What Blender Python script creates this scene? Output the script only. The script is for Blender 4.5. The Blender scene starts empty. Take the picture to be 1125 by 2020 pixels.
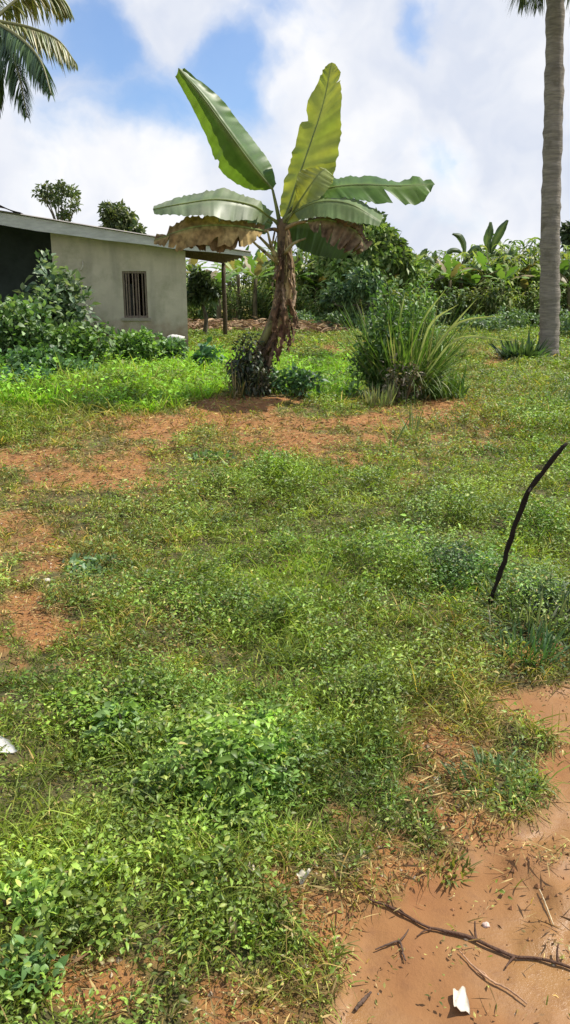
import bpy, math, random
import numpy as np
from mathutils import Vector
random.seed(7)
R = np.random.default_rng(11)
sc = bpy.context.scene
COL = sc.collection
# ------------------------------------------------------------------ camera
W0, H0, F = 1125.0, 2020.0, 1585.0
PITCH = math.radians(15.85)
CAMZ = 1.65
cp, sp_ = math.cos(PITCH), math.sin(PITCH)

def ray(px, py):
    dx = (px - W0/2)/F; dy = -(py - H0/2)/F
    return np.array([dx, cp + dy*sp_, -sp_ + dy*cp])

def P(px, py, Y):
    d = ray(px, py)
    return np.array([0, 0, CAMZ]) + d*(Y/d[1])

def proj(x, y, z=0.0):
    """world -> photo pixel, arrays"""
    dz = z - CAMZ
    f = y*cp - dz*sp_
    f = np.where(f < 0.05, 0.05, f)
    u = y*sp_ + dz*cp
    return W0/2 + F*x/f, H0/2 - F*u/f

# ------------------------------------------------------------------ noise
_T = np.random.default_rng(5).random((256, 256))
def vnoise(x, y, s=1.0, o=0.0):
    x = np.asarray(x, float)*s + o*17.3 + 1000; y = np.asarray(y, float)*s + o*9.1 + 1000
    xi = np.floor(x).astype(int); yi = np.floor(y).astype(int)
    fx = x - xi; fy = y - yi
    fx = fx*fx*(3 - 2*fx); fy = fy*fy*(3 - 2*fy)
    a = _T[xi & 255, yi & 255]; b = _T[(xi+1) & 255, yi & 255]
    c = _T[xi & 255, (yi+1) & 255]; d = _T[(xi+1) & 255, (yi+1) & 255]
    return (a*(1-fx) + b*fx)*(1-fy) + (c*(1-fx) + d*fx)*fy
def fbm(x, y, s=1.0, o=0.0, n=4):
    t = 0; amp = 0.5; tot = 0
    for i in range(n):
        t = t + amp*vnoise(x, y, s*2**i, o + i*3.7); tot += amp; amp *= 0.55
    return t/tot
def sstep(a, b, v):
    t = np.clip((v - a)/(b - a), 0, 1); return t*t*(3 - 2*t)

# ------------------------------------------------------------------ ground maps (where soil, mud and growth lie on the plot)
def blobs(px, py, lst):
    o = np.zeros_like(px)
    for cx, cy, rx, ry, a in lst:
        o = np.maximum(o, a*np.exp(-(((px-cx)/rx)**2 + ((py-cy)/ry)**2)))
    return o
BROAD = [(450,1530,130,110,1.0),(90,1820,150,110,.9),(220,1430,120,90,.7),(390,1750,90,60,.6),(200,1880,90,60,.5)]
CRUMB = [(1080,1680,60,30,1.0),(980,1730,40,30,.9),(1050,1660,30,20,.8),(740,1870,60,28,1.0),(800,1880,30,30,.6),(920,1895,30,14,.8),(985,1950,60,26,.7),(880,1700,30,50,.9),(720,1930,30,20,.6),(1100,1850,30,30,.6),(660,1880,40,60,.8),(900,1850,40,16,.5),(1085,1440,50,20,.8),(1090,1330,60,26,1.0),(960,1640,70,22,.8),(740,1990,40,20,.5),(560,1960,120,50,.7),(620,1760,90,60,.6)]
SOIL = [(875,1480,60,90,1.0),(900,1600,80,50,1.0),(970,1400,90,26,.75),(800,1725,120,46,1.0),(650,1800,110,60,.95),(570,1740,80,46,.85),(430,1990,200,60,.85),(200,1930,110,60,1.1),(830,1480,60,130,.75),(780,1660,90,60,.6),(700,1760,90,50,.7),(560,1880,120,60,.6),(940,1440,80,50,.6),(930,1610,70,40,.7),(230,2000,140,40,.5),(20,1290,50,80,.6),(20,915,140,34,1.1),(130,935,130,26,1.1),(260,925,120,34,1.0),(330,850,120,32,1.15),(430,825,120,26,1.2),(500,808,90,18,1.4),(560,855,150,40,.95),(650,870,120,36,.8),
        (740,840,90,32,.95),(870,815,80,26,1.1),(960,830,80,24,.7),(720,920,90,34,.8),(820,930,80,34,.65),(60,1080,110,56,1.05),(40,1040,70,28,1.0),(100,1230,110,66,.95),(130,1320,60,30,.6),
        (300,1280,60,30,.45),(330,1230,40,20,.4),(890,1200,45,36,1.0),(895,1190,24,20,1.1),(860,1450,55,45,.9),(850,1560,50,60,1.0),(170,1950,80,60,1.05),(290,1890,80,30,.7),
        (440,1930,80,50,.9),(540,1750,60,45,.75),(640,1720,90,50,.55),(760,1690,70,40,.6),(640,1830,50,40,1.0),(330,2010,120,30,.5),(40,1830,40,20,.8),(330,1760,26,20,.6),
        (660,690,60,18,.75),(640,668,90,14,.5),(975,705,60,18,.95),(930,690,50,14,.7),(460,618,90,16,.9),(620,622,60,9,.9),(900,760,80,20,.3),(1020,1270,50,30,.45),(1080,1290,60,30,.8),
        (1000,1180,80,24,.3),(900,870,120,30,.35),(560,1340,60,24,.3),(780,1330,60,30,.3),(1100,950,50,14,.4)]
LUSH = [(230,790,260,45,1.0),(60,850,140,30,.9),(640,760,90,40,.9),(600,950,150,50,.9),(480,1050,90,80,.6),(560,1080,260,120,.5),(820,1080,160,110,.55),(900,1000,90,60,.5),
        (640,1260,260,120,.6),(500,1440,260,140,.85),(700,1420,130,120,.9),(700,1560,130,90,.8),(430,1560,130,90,.9),(120,1800,170,120,.9),(380,1740,120,90,.8),(60,1950,100,80,.8),
        (1000,1520,70,30,.7),(1060,850,90,60,.6),(960,1130,60,50,.6),(1080,1080,60,60,.6),(480,1840,40,60,.8)]
DRY = [(880,1520,110,140,.8),(700,1780,200,80,.8),(350,1980,300,60,.8),(560,860,520,45,.9),(60,1000,140,110,.8),(250,1000,200,60,.4),(900,800,260,60,.7),(650,690,300,40,.5),(1000,1330,120,60,.8),(300,880,420,50,.9),(140,1130,200,160,.7),(820,860,260,60,.8),(320,1260,160,90,.6),(960,1260,140,80,.5),(600,1760,160,70,.6),(500,1960,260,80,.7),(960,1440,140,60,.7),
       (930,1620,140,80,.9),(750,1720,160,60,.8),(440,630,140,20,.9),(900,700,180,30,.4),(820,1200,120,40,.3)]
DARKG = [(860,1090,110,60,1.0),(1050,1200,110,60,1.0),(920,1140,60,40,.9),(740,1040,80,40,.5),(560,1050,70,40,.5),(210,1110,60,30,.6),(500,1580,120,60,.7),(800,1150,80,40,.6),(340,1590,80,50,.6),(720,1400,60,60,.4),(200,1850,90,60,.4)]
MX = np.array([1325,1345,1375,1430,1450,1480,1560,1610,1640,1700,1740,1790,1850,1900,2020,2600.])
MB_ = np.array([1200,1050,1020,1060,1130,1045,1055,1030,920,885,850,745,690,670,620,560.])
def mudmap(px, py, x, y):
    n = (fbm(x, y, 3.0, 2.0, 4) - .5)*170 + (fbm(x, y, 14.0, 5.0, 2)-.5)*60
    d = px - np.interp(py, MX, MB_) + n
    d = np.where(py < 1325, -300, d)
    return sstep(-70, 40, d)
def soilmap(px, py, x, y):
    n = .5*fbm(x, y, 2.2, 1.0, 4) + .5*fbm(x, y, 8.0, 1.7, 3)
    s = blobs(px, py, SOIL)
    far = sstep(700, 560, py)*.12 + .10*np.exp(-((py-870)/60)**2) + .06*np.exp(-((px-80)/160)**2)
    return np.clip(sstep(.44, .98, s*.90 + (n-.44)*2.1 + far), 0, 1)
def maps(x, y):
    px, py = proj(x, y)
    wx = (fbm(x, y, 1.7, 8.0, 3)-.5); wy = (fbm(x, y, 1.7, 12.0, 3)-.5)
    py2 = py; px2 = px + wx*120; py2 = py + wy*np.clip((py-560)*.22, 0, 110)
    mud = mudmap(px, py, x, y)
    soil = np.maximum(soilmap(px2, py2, x, y), mud*.9)
    lush = blobs(px2, py2, LUSH); dry = blobs(px2, py2, DRY); dk = blobs(px2, py2, DARKG)
    return mud, soil, lush, dry, dk, px, py
def hgt(x, y):
    x = np.asarray(x, float); y = np.asarray(y, float)
    d = np.sqrt(x*x + y*y)
    h = (fbm(x, y, .55, 3.0, 3)-.5)*.16*np.clip(d/5, .3, 1) + (fbm(x, y, 3.0, 4.0, 4)-.5)*.07
    h = h + (fbm(x, y, .05, 6.0, 2)-.5)*.5*sstep(12, 60, d)
    px, py = proj(x, y)
    h = h + .11*np.exp(-((y-10.9)/1.5)**2)*sstep(4.5, 1.5, x)
    h = h + .10*np.exp(-(((px-490)/120)**2 + ((py-806)/22)**2)) - .02
    near = sstep(1.0, 8.0, y)
    m = mudmap(px, py, x, y)
    h = h*(1 - .55*m) - .05*m*(1-near) + m*(1-near)*(.018*(fbm(x, y, 7, 14.0, 3)-.5) + .03*sstep(.58, .72, fbm(x, y, 3.3, 55, 3)))
    return h
def H(x, y): return float(hgt(np.array([x]), np.array([y]))[0])
def G(px, py):
    d = ray(px, py); t = -CAMZ/d[2]
    x, y = d[0]*t, d[1]*t
    for _ in range(3):
        z = H(x, y); t = (z - CAMZ)/d[2]; x, y = d[0]*t, d[1]*t
    return np.array([x, y, H(x, y)])

def mound(x, y, lush, dk, soil, mud):
    d = np.hypot(x, y)
    a = sstep(.40, .66, fbm(x, y, 1.25, 101.0, 4)); b = sstep(.42, .66, fbm(x, y, 4.2, 111.0, 3))
    m = (.20*a*(.35 + .65*lush + .5*dk) + .075*b)*(1-soil)*(1-mud)
    px, py = proj(x, y); m = m*(1 - .85*np.exp(-(((px-968)/70)**2 + ((py-1235)/70)**2)))
    return m*np.interp(d, [0, 2, 5, 14, 30], [.30, .42, 1.0, 1.1, 1.0])
# ------------------------------------------------------------------ mesh builder
class MB:
    def __init__(s): s.v = []; s.f = []; s.c = []; s.m = []; s.n = 0
    def add(s, v, f, c, m=0):
        v = np.asarray(v, float).reshape(-1, 3); f = np.asarray(f, int).reshape(-1, 4)
        c = np.asarray(c, float)
        if c.ndim == 1: c = np.tile(c[:3], (len(v), 1))
        s.v.append(v); s.f.append(np.where(f >= 0, f + s.n, -1)); s.c.append(c[:, :3]); s.m.append(np.full(len(f), m)); s.n += len(v)
    def build(s, name, mats, parent=None, origin=(0, 0, 0), smooth=True):
        v = np.concatenate(s.v) - np.asarray(origin, float); f = np.concatenate(s.f); c = np.concatenate(s.c); m = np.concatenate(s.m)
        me = bpy.data.meshes.new(name)
        tri = f[:, 3] < 0
        tot = np.where(tri, 3, 4)
        start = np.concatenate([[0], np.cumsum(tot)[:-1]])
        loops = f.ravel()[f.ravel() >= 0]
        me.vertices.add(len(v)); me.vertices.foreach_set('co', v.astype(np.float32).ravel())
        me.loops.add(len(loops)); me.loops.foreach_set('vertex_index', loops.astype(np.int32))
        me.polygons.add(len(f)); me.polygons.foreach_set('loop_start', start.astype(np.int32))
        try: me.polygons.foreach_set('loop_total', tot.astype(np.int32))
        except Exception: pass
        me.polygons.foreach_set('material_index', m.astype(np.int32))
        me.update(calc_edges=True)
        me.polygons.foreach_set('use_smooth', np.full(len(f), smooth))
        a = me.color_attributes.new('tint', 'FLOAT_COLOR', 'POINT')
        a.data.foreach_set('color', np.concatenate([c, np.ones((len(c), 1))], 1).astype(np.float32).ravel())
        if not isinstance(mats, (list, tuple)): mats = [mats]
        for mt in mats: me.materials.append(mt)
        o = bpy.data.objects.new(name, me); COL.objects.link(o)
        if parent is not None: o.parent = parent
        return o

def tag(o, label=None, cat=None, group=None, kind=None):
    if label: o['label'] = label
    if cat: o['category'] = cat
    if group: o['group'] = group
    if kind: o['kind'] = kind
    return o
def empty(name, loc, label, cat, group=None):
    o = bpy.data.objects.new(name, None); COL.objects.link(o); o.location = tuple(loc); o.empty_display_size = .2
    return tag(o, label, cat, group)

def nrm(a): return a/np.maximum(np.linalg.norm(a, axis=-1, keepdims=True), 1e-9)
Z = np.array([0, 0, 1.0])
PROF = {'blade': lambda t: np.sqrt(np.clip(1-t, .0006, 1))*(.65+.5*t*(1-t)*2),
        'leaf': lambda t: np.clip(np.sin(np.pi*np.clip(t, 0, 1)**.75), .03, 1),
        'lance': lambda t: np.clip(np.sin(np.pi*np.clip(t*.96+.03, 0, 1)**.8)**.8, .03, 1)}
def leaves(mb, base, axis, L, Wd, col, bend=.3, fold=.25, segs=3, prof='leaf', roll=None, m=0, cols=3):
    N = len(base)
    if N == 0: return
    base = np.asarray(base, float); axis = nrm(np.asarray(axis, float))
    L = np.broadcast_to(np.asarray(L, float), (N,)); Wd = np.broadcast_to(np.asarray(Wd, float), (N,)); bend = np.broadcast_to(np.asarray(bend, float), (N,))
    side = np.cross(axis, Z + 1e-3*R.standard_normal((N, 3))); side = nrm(side)
    nor = np.cross(side, axis)
    if roll is not None:
        c, s_ = np.cos(roll)[:, None], np.sin(roll)[:, None]
        side, nor = side*c + nor*s_, nor*c - side*s_
    t = np.linspace(0, 1, segs+1); w = PROF[prof](t)
    cen = base[:, None] + axis[:, None]*(L[:, None]*t)[..., None]*(1 - .18*np.abs(bend)[:, None, None]*t[None, :, None]) - Z*(bend*L)[:, None, None]*(t**2)[None, :, None]
    hw = (Wd[:, None]*w[None])[..., None]*.5
    l = cen - side[:, None]*hw + nor[:, None]*hw*fold; r = cen + side[:, None]*hw + nor[:, None]*hw*fold
    st = [l, cen, r] if cols == 3 else [l, r]
    v = np.stack(st, 2).reshape(-1, 3)
    k = len(st); per = (segs+1)*k
    q = []
    for i in range(segs):
        for j in range(k-1):
            a = i*k+j; q.append([a, a+1, a+k+1, a+k])
    q = (np.array(q)[None] + (np.arange(N)*per)[:, None, None]).reshape(-1, 4)
    col = np.asarray(col, float)
    if col.ndim == 1: col = np.tile(col, (N, 1))
    mb.add(v, q, np.repeat(col, per, 0), m)

def tube(mb, pts, rad, n=8, col=(.3, .25, .2), m=0, cap=True, rough=0.0):
    pts = np.asarray(pts, float); K = len(pts); rad = np.broadcast_to(np.asarray(rad, float), (K,))
    tg = np.gradient(pts, axis=0); tg = nrm(tg)
    ref = np.array([0, 1.0, 0]) if abs(tg[0][1]) < .9 else np.array([1.0, 0, 0])
    u = nrm(np.cross(tg, ref)); w = np.cross(tg, u)
    a = np.linspace(0, 2*np.pi, n, endpoint=False)
    rr = rad[:, None]*(1 + rough*(R.random((K, n))-.5))
    v = pts[:, None] + (u[:, None]*np.cos(a)[None, :, None] + w[:, None]*np.sin(a)[None, :, None])*rr[..., None]
    v = v.reshape(-1, 3); q = []
    for i in range(K-1):
        for j in range(n):
            q.append([i*n+j, i*n+(j+1) % n, (i+1)*n+(j+1) % n, (i+1)*n+j])
    if cap:
        v = np.vstack([v, pts[0], pts[-1]]); c0 = K*n
        for j in range(n):
            q.append([c0, (j+1) % n, j, -1]); q.append([c0+1, (K-1)*n+j, (K-1)*n+(j+1) % n, -1])
    mb.add(v, q, np.array(col), m)

def smooth_path(pts, n):
    pts = np.asarray(pts, float); K = len(pts)
    if K < 3: return np.array([pts[0] + (pts[-1]-pts[0])*t for t in np.linspace(0, 1, n)])
    ext = np.vstack([2*pts[0]-pts[1], pts, 2*pts[-1]-pts[-2]])
    out = []
    for t in np.linspace(0, K-1-1e-6, n):
        i = int(t); f = t-i; p0, p1, p2, p3 = ext[i], ext[i+1], ext[i+2], ext[i+3]
        out.append(.5*((2*p1)+(-p0+p2)*f+(2*p0-5*p1+4*p2-p3)*f*f+(-p0+3*p1-3*p2+p3)*f**3))
    return np.array(out)

def box(mb, x0, x1, y0, y1, z0, z1, col, m=0, T=None):
    v = np.array([[x0,y0,z0],[x1,y0,z0],[x1,y1,z0],[x0,y1,z0],[x0,y0,z1],[x1,y0,z1],[x1,y1,z1],[x0,y1,z1]], float)
    hexa(mb, v, col, m, T)
def hexa(mb, v, col, m=0, T=None):
    v = np.asarray(v, float)
    if T is not None: v = T(v)
    mb.add(v, [[0,3,2,1],[4,5,6,7],[0,1,5,4],[1,2,6,5],[2,3,7,6],[3,0,4,7]], np.array(col), m)

# ------------------------------------------------------------------ materials
def newmat(name):
    m = bpy.data.materials.new(name); m.use_nodes = True
    nt = m.node_tree; nt.nodes.clear()
    return m, nt, nt.nodes, nt.links
def leafmat(name, trans=.35, rough=.5, spec=.35, back=None, nscale=8.0, var=.25, tcol=(1.35, 1.45, .55)):
    m, nt, N, L = newmat(name)
    out = N.new('ShaderNodeOutputMaterial'); at = N.new('ShaderNodeAttribute'); at.attribute_name = 'tint'
    geo = N.new('ShaderNodeNewGeometry')
    no = N.new('ShaderNodeTexNoise'); no.inputs['Scale'].default_value = nscale; no.inputs['Detail'].default_value = 3
    L.new(geo.outputs['Position'], no.inputs['Vector'])
    mr = N.new('ShaderNodeMapRange'); mr.inputs['From Min'].default_value = .3; mr.inputs['From Max'].default_value = .7
    mr.inputs['To Min'].default_value = 1-var; mr.inputs['To Max'].default_value = 1+var
    L.new(no.outputs['Fac'], mr.inputs['Value'])
    mul = N.new('ShaderNodeVectorMath'); mul.operation = 'SCALE'
    L.new(at.outputs['Color'], mul.inputs[0]); L.new(mr.outputs['Result'], mul.inputs['Scale'])
    colo = mul.outputs['Vector']
    if back:
        mx = N.new('ShaderNodeMix'); mx.data_type = 'RGBA'
        L.new(geo.outputs['Backfacing'], mx.inputs['Factor']); L.new(colo, mx.inputs['A'])
        m2 = N.new('ShaderNodeVectorMath'); m2.operation = 'MULTIPLY'; L.new(colo, m2.inputs[0]); m2.inputs[1].default_value = back
        L.new(m2.outputs['Vector'], mx.inputs['B']); colf = mx.outputs['Result']
    else: colf = colo
    p = N.new('ShaderNodeBsdfPrincipled'); p.inputs['Roughness'].default_value = rough; p.inputs['Specular IOR Level'].default_value = spec
    L.new(colf, p.inputs['Base Color'])
    t = N.new('ShaderNodeBsdfTranslucent'); tm = N.new('ShaderNodeVectorMath'); tm.operation = 'MULTIPLY'
    L.new(colo, tm.inputs[0]); tm.inputs[1].default_value = tcol; L.new(tm.outputs['Vector'], t.inputs['Color'])
    mix = N.new('ShaderNodeMixShader'); mix.inputs['Fac'].default_value = trans
    L.new(p.outputs[0], mix.inputs[1]); L.new(t.outputs[0], mix.inputs[2]); L.new(mix.outputs[0], out.inputs['Surface'])
    return m
def solidmat(name, rough=.8, nscale=12, var=.3, bump=.3, bscale=30, spec=.2, stretch=(1, 1, 1), var2=None, metal=0):
    m, nt, N, L = newmat(name)
    out = N.new('ShaderNodeOutputMaterial'); at = N.new('ShaderNodeAttribute'); at.attribute_name = 'tint'
    tc = N.new('ShaderNodeTexCoord'); mp = N.new('ShaderNodeMapping'); mp.inputs['Scale'].default_value = stretch
    L.new(tc.outputs['Object'], mp.inputs['Vector'])
    no = N.new('ShaderNodeTexNoise'); no.inputs['Scale'].default_value = nscale; no.inputs['Detail'].default_value = 6; no.inputs['Roughness'].default_value = .65
    L.new(mp.outputs[0], no.inputs['Vector'])
    mr = N.new('ShaderNodeMapRange'); mr.inputs['From Min'].default_value = .3; mr.inputs['From Max'].default_value = .7
    mr.inputs['To Min'].default_value = 1-var; mr.inputs['To Max'].default_value = 1+var
    L.new(no.outputs['Fac'], mr.inputs['Value'])
    mul = N.new('ShaderNodeVectorMath'); mul.operation = 'SCALE'
    L.new(at.outputs['Color'], mul.inputs[0]); L.new(mr.outputs['Result'], mul.inputs['Scale'])
    c = mul.outputs['Vector']
    if var2:
        n2 = N.new('ShaderNodeTexNoise'); n2.inputs['Scale'].default_value = var2[0]; n2.inputs['Detail'].default_value = 7; n2.inputs['Roughness'].default_value = .7
        L.new(tc.outputs['Object'], n2.inputs['Vector'])
        r2 = N.new('ShaderNodeMapRange'); r2.inputs['From Min'].default_value = var2[2]; r2.inputs['From Max'].default_value = var2[3]; L.new(n2.outputs['Fac'], r2.inputs['Value'])
        mx = N.new('ShaderNodeMix'); mx.data_type = 'RGBA'; L.new(r2.outputs['Result'], mx.inputs['Factor']); L.new(c, mx.inputs['A']); mx.inputs['B'].default_value = (*var2[1], 1)
        c = mx.outputs['Result']
    p = N.new('ShaderNodeBsdfPrincipled'); p.inputs['Roughness'].default_value = rough; p.inputs['Specular IOR Level'].default_value = spec; p.inputs['Metallic'].default_value = metal
    L.new(c, p.inputs['Base Color'])
    b = N.new('ShaderNodeBump'); b.inputs['Strength'].default_value = bump; b.inputs['Distance'].default_value = .02
    n3 = N.new('ShaderNodeTexNoise'); n3.inputs['Scale'].default_value = bscale; n3.inputs['Detail'].default_value = 5; L.new(mp.outputs[0], n3.inputs['Vector'])
    L.new(n3.outputs['Fac'], b.inputs['Height']); L.new(b.outputs[0], p.inputs['Normal'])
    L.new(p.outputs[0], out.inputs['Surface'])
    return m
M_GRASS = leafmat('grass_blade', .35, .55, .3, nscale=3, var=.25)
M_WEED = leafmat('weed_leaf', .3, .45, .4, nscale=4, var=.25)
M_BUSH = leafmat('bush_leaf', .28, .48, .45, nscale=1.2, var=.3)
M_FAR = leafmat('plantation_leaf', .3, .5, .35, nscale=.5, var=.35)
M_BAN = leafmat('banana_leaf', .38, .42, .4, back=(1.5, 1.25, 2.2), nscale=5, var=.22, tcol=(1.7, 1.5, .4))
M_DEAD = leafmat('dead_leaf', .15, .85, .1, nscale=14, var=.45, tcol=(1.1, 1, .8))
M_FROND = leafmat('palm_leaflet', .2, .4, .5, nscale=1, var=.2)
M_STEM = solidmat('banana_stem', .8, 9, .55, .5, 22, stretch=(1, 1, .25), var2=(5, (.06, .045, .03), .52, .62))
M_BARK = solidmat('bark', .9, 8, .35, .6, 20, stretch=(1, 1, 1.4))
M_PALMB = solidmat('palm_bark', .9, 5, .4, 1.0, 14, stretch=(.6, .6, 5), var2=(2.5, (.16, .14, .11), .55, .66))
M_TWIG = solidmat('twig', .8, 30, .3, .4, 80)
M_WOODD = solidmat('weathered_wood', .85, 10, .35, .4, 30, stretch=(4, 4, .5))

# ground
def groundmat():
    m, nt, N, L = newmat('ground_soil')
    out = N.new('ShaderNodeOutputMaterial'); at = N.new('ShaderNodeAttribute'); at.attribute_name = 'tint'
    sep = N.new('ShaderNodeSeparateColor'); L.new(at.outputs['Color'], sep.inputs[0])
    geo = N.new('ShaderNodeNewGeometry')
    def noise(s, d=5, r=.6, vec=None):
        n = N.new('ShaderNodeTexNoise'); n.inputs['Scale'].default_value = s; n.inputs['Detail'].default_value = d; n.inputs['Roughness'].default_value = r
        L.new(vec or geo.outputs['Position'], n.inputs['Vector']); return n.outputs['Fac']
    def rng(v, a, b, c=0, d=1):
        r = N.new('ShaderNodeMapRange'); L.new(v, r.inputs['Value'])
        for k, q in zip(('From Min', 'From Max', 'To Min', 'To Max'), (a, b, c, d)): r.inputs[k].default_value = q
        return r.outputs['Result']
    def mixc(f, a, b):
        x = N.new('ShaderNodeMix'); x.data_type = 'RGBA'
        L.new(f, x.inputs['Factor'])
        for k, q in (('A', a), ('B', b)):
            if isinstance(q, tuple): x.inputs[k].default_value = (*q, 1)
            else: L.new(q, x.inputs[k])
        return x.outputs['Result']
    n1 = noise(3.5); n2 = noise(22, 6, .7); n3 = noise(90, 4, .7)
    soil = mixc(rng(n1, .35, .65), (.275, .115, .036), (.37, .185, .060))
    soil = mixc(rng(n2, .52, .72), soil, (.22, .10, .05))
    soil = mixc(rng(n3, .58, .75), soil, (.42, .26, .12))
    litter = mixc(rng(n2, .4, .65), (.060, .058, .022), (.15, .125, .045))
    n5 = noise(1.1, 5, .6)
    far = mixc(rng(n5, .42, .6), (.13, .175, .035), (.21, .215, .06))
    base = mixc(sep.outputs[2], litter, far)
    base = mixc(sep.outputs[0], base, soil)
    n4 = noise(1.9, 3, .5)
    mud = mixc(rng(n4, .35, .65), (.235, .104, .039), (.295, .156, .055))
    mud = mixc(rng(n2, .5, .75, 0, .6), mud, (.17, .078, .034))
    base = mixc(sep.outputs[1], base, mud)
    p = N.new('ShaderNodeBsdfPrincipled'); p.inputs['Specular IOR Level'].default_value = .3
    L.new(base, p.inputs['Base Color'])
    wet = N.new('ShaderNodeMath'); wet.operation = 'MULTIPLY'; L.new(sep.outputs[1], wet.inputs[0]); L.new(rng(n4, .45, .6), wet.inputs[1])
    L.new(rng(wet.outputs[0], 0, 1, .85, .28), p.inputs['Roughness'])
    b = N.new('ShaderNodeBump'); b.inputs['Distance'].default_value = .02
    L.new(rng(sep.outputs[1], 0, 1, .9, .28), b.inputs['Strength']); L.new(n2, b.inputs['Height'])
    b2 = N.new('ShaderNodeBump'); b2.inputs['Distance'].default_value = .006; b2.inputs['Strength'].default_value = .3
    L.new(n3, b2.inputs['Height']); L.new(b.outputs[0], b2.inputs['Normal']); L.new(b2.outputs[0], p.inputs['Normal'])
    L.new(p.outputs[0], out.inputs['Surface'])
    return m
M_GROUND = groundmat()

def make_ground():
    # one sheet: fine rings close by, coarse out to the horizon
    rad = [0.0]; r = .35
    while r < 1500:
        rad.append(r); r += max(.022, r*.0115) if r < 14 else r*.05
    rad = np.array(rad[1:])
    fine = np.linspace(-.75, .75, 420); coarse = np.linspace(.75, 2*np.pi-.75, 60)[1:-1]
    th = np.concatenate([fine, coarse])          # angle from +Y, towards +X
    RR, TH = np.meshgrid(rad, th, indexing='ij')
    X = RR*np.sin(TH); Y = RR*np.cos(TH)
    front = Y > .3
    Zh = np.where(front, hgt(X, np.where(front, Y, .3)), hgt(X, np.where(front, Y, .3)))
    Zh = np.where(RR > 200, Zh*.3, Zh)
    mud, soil, lush, dry, dk, px, py = maps(X.ravel(), np.where(front, Y, .3).ravel())
    Zh = Zh.ravel()
    d = RR.ravel()
    c = np.stack([soil*np.clip(1.3-d/60, .3, 1), mud, sstep(6, 20, d)], 1)
    v = np.stack([X.ravel(), Y.ravel(), Zh], 1)
    nr, nt_ = len(rad), len(th)
    I, J = np.meshgrid(np.arange(nr-1), np.arange(nt_), indexing='ij'); J2 = (J+1) % nt_
    q = np.stack([I*nt_+J, (I+1)*nt_+J, (I+1)*nt_+J2, I*nt_+J2], -1).reshape(-1, 4)[:, ::-1]
    mb = MB(); v = np.vstack([v, [[0, 0, 0]]]); c = np.vstack([c, [[0, 1, 0]]])
    mb.add(v, q, c)
    k = len(v)-1
    j = np.arange(nt_); mb.f.append(np.stack([j, (j+1) % nt_, np.full(nt_, k), np.full(nt_, -1)], 1)[:, [1, 0, 2, 3]]); mb.m.append(np.zeros(nt_, int))
    o = mb.build('ground', M_GROUND); tag(o, 'reddish soil ground of the open plot with wet mud at lower right', 'ground', kind='structure')
make_ground()

# ------------------------------------------------------------------ plant cover of the open ground (nobody could count it)
C_GREEN = np.array([.185, .270, .045]); C_BRIGHT = np.array([.235, .360, .045]); C_OLIVE = np.array([.26, .265, .075])
C_STRAW = np.array([.48, .36, .15]); C_DARK = np.array([.045, .095, .030]); C_BLUE = np.array([.085, .165, .075]); C_YEL = np.array([.34, .36, .09])
def scatter(dens0, d0, power, rmin, rmax, half):
    rs = np.linspace(rmin, rmax, 4000)
    dn = dens0*np.minimum(1, (d0/rs)**power)*rs*2*half
    cdf = np.cumsum(dn)*(rs[1]-rs[0]); n = int(cdf[-1])
    r = np.interp(R.random(n)*cdf[-1], cdf, rs); th = (R.random(n)*2-1)*half
    return r*np.sin(th), r*np.cos(th)
def tone(x, y, lush, dry, dk, soil, n):
    v = R.random((n, 1)); big = fbm(x, y, .9, 21.0, 3)[:, None]; mid = fbm(x, y, 5.0, 31.0, 2)[:, None]
    g = C_GREEN*(1-lush[:, None]) + C_BRIGHT*lush[:, None]
    g = g*(1 - .65*dk[:, None]) + C_BLUE*.65*dk[:, None]
    sp1 = sstep(.52, .62, fbm(x, y, 1.6, 131.0, 3))[:, None]; sp2 = sstep(.54, .64, fbm(x, y, 2.1, 141.0, 3))[:, None]
    g = g*(1-.55*sp1) + np.array([.10, .20, .05])*.55*sp1; g = g*(1-.6*sp2) + np.array([.30, .40, .07])*.6*sp2
    k = np.clip(.50*dry + .12*(1-lush) + (big[:, 0]-.5)*.9, 0, 1)[:, None]
    c = g*(1-k) + C_OLIVE*k
    c = np.where(v < .12, C_YEL, c)
    pd = np.clip(.03 + .46*dry + .35*soil - .12*lush, .015, .7)[:, None]
    c = np.where(R.random((n, 1)) < pd, C_STRAW*(.55+.6*R.random((n, 1))), c)
    c = c*(.42 + 1.15*R.random((n, 1))**1.3)*(.42+1.12*mid)*np.array([1.08, 1.03, .86])
    return c
def pick(cols, n):
    cols = np.array(cols); return cols[R.integers(0, len(cols), n)]*(.65+.6*R.random((n, 1)))
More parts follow.
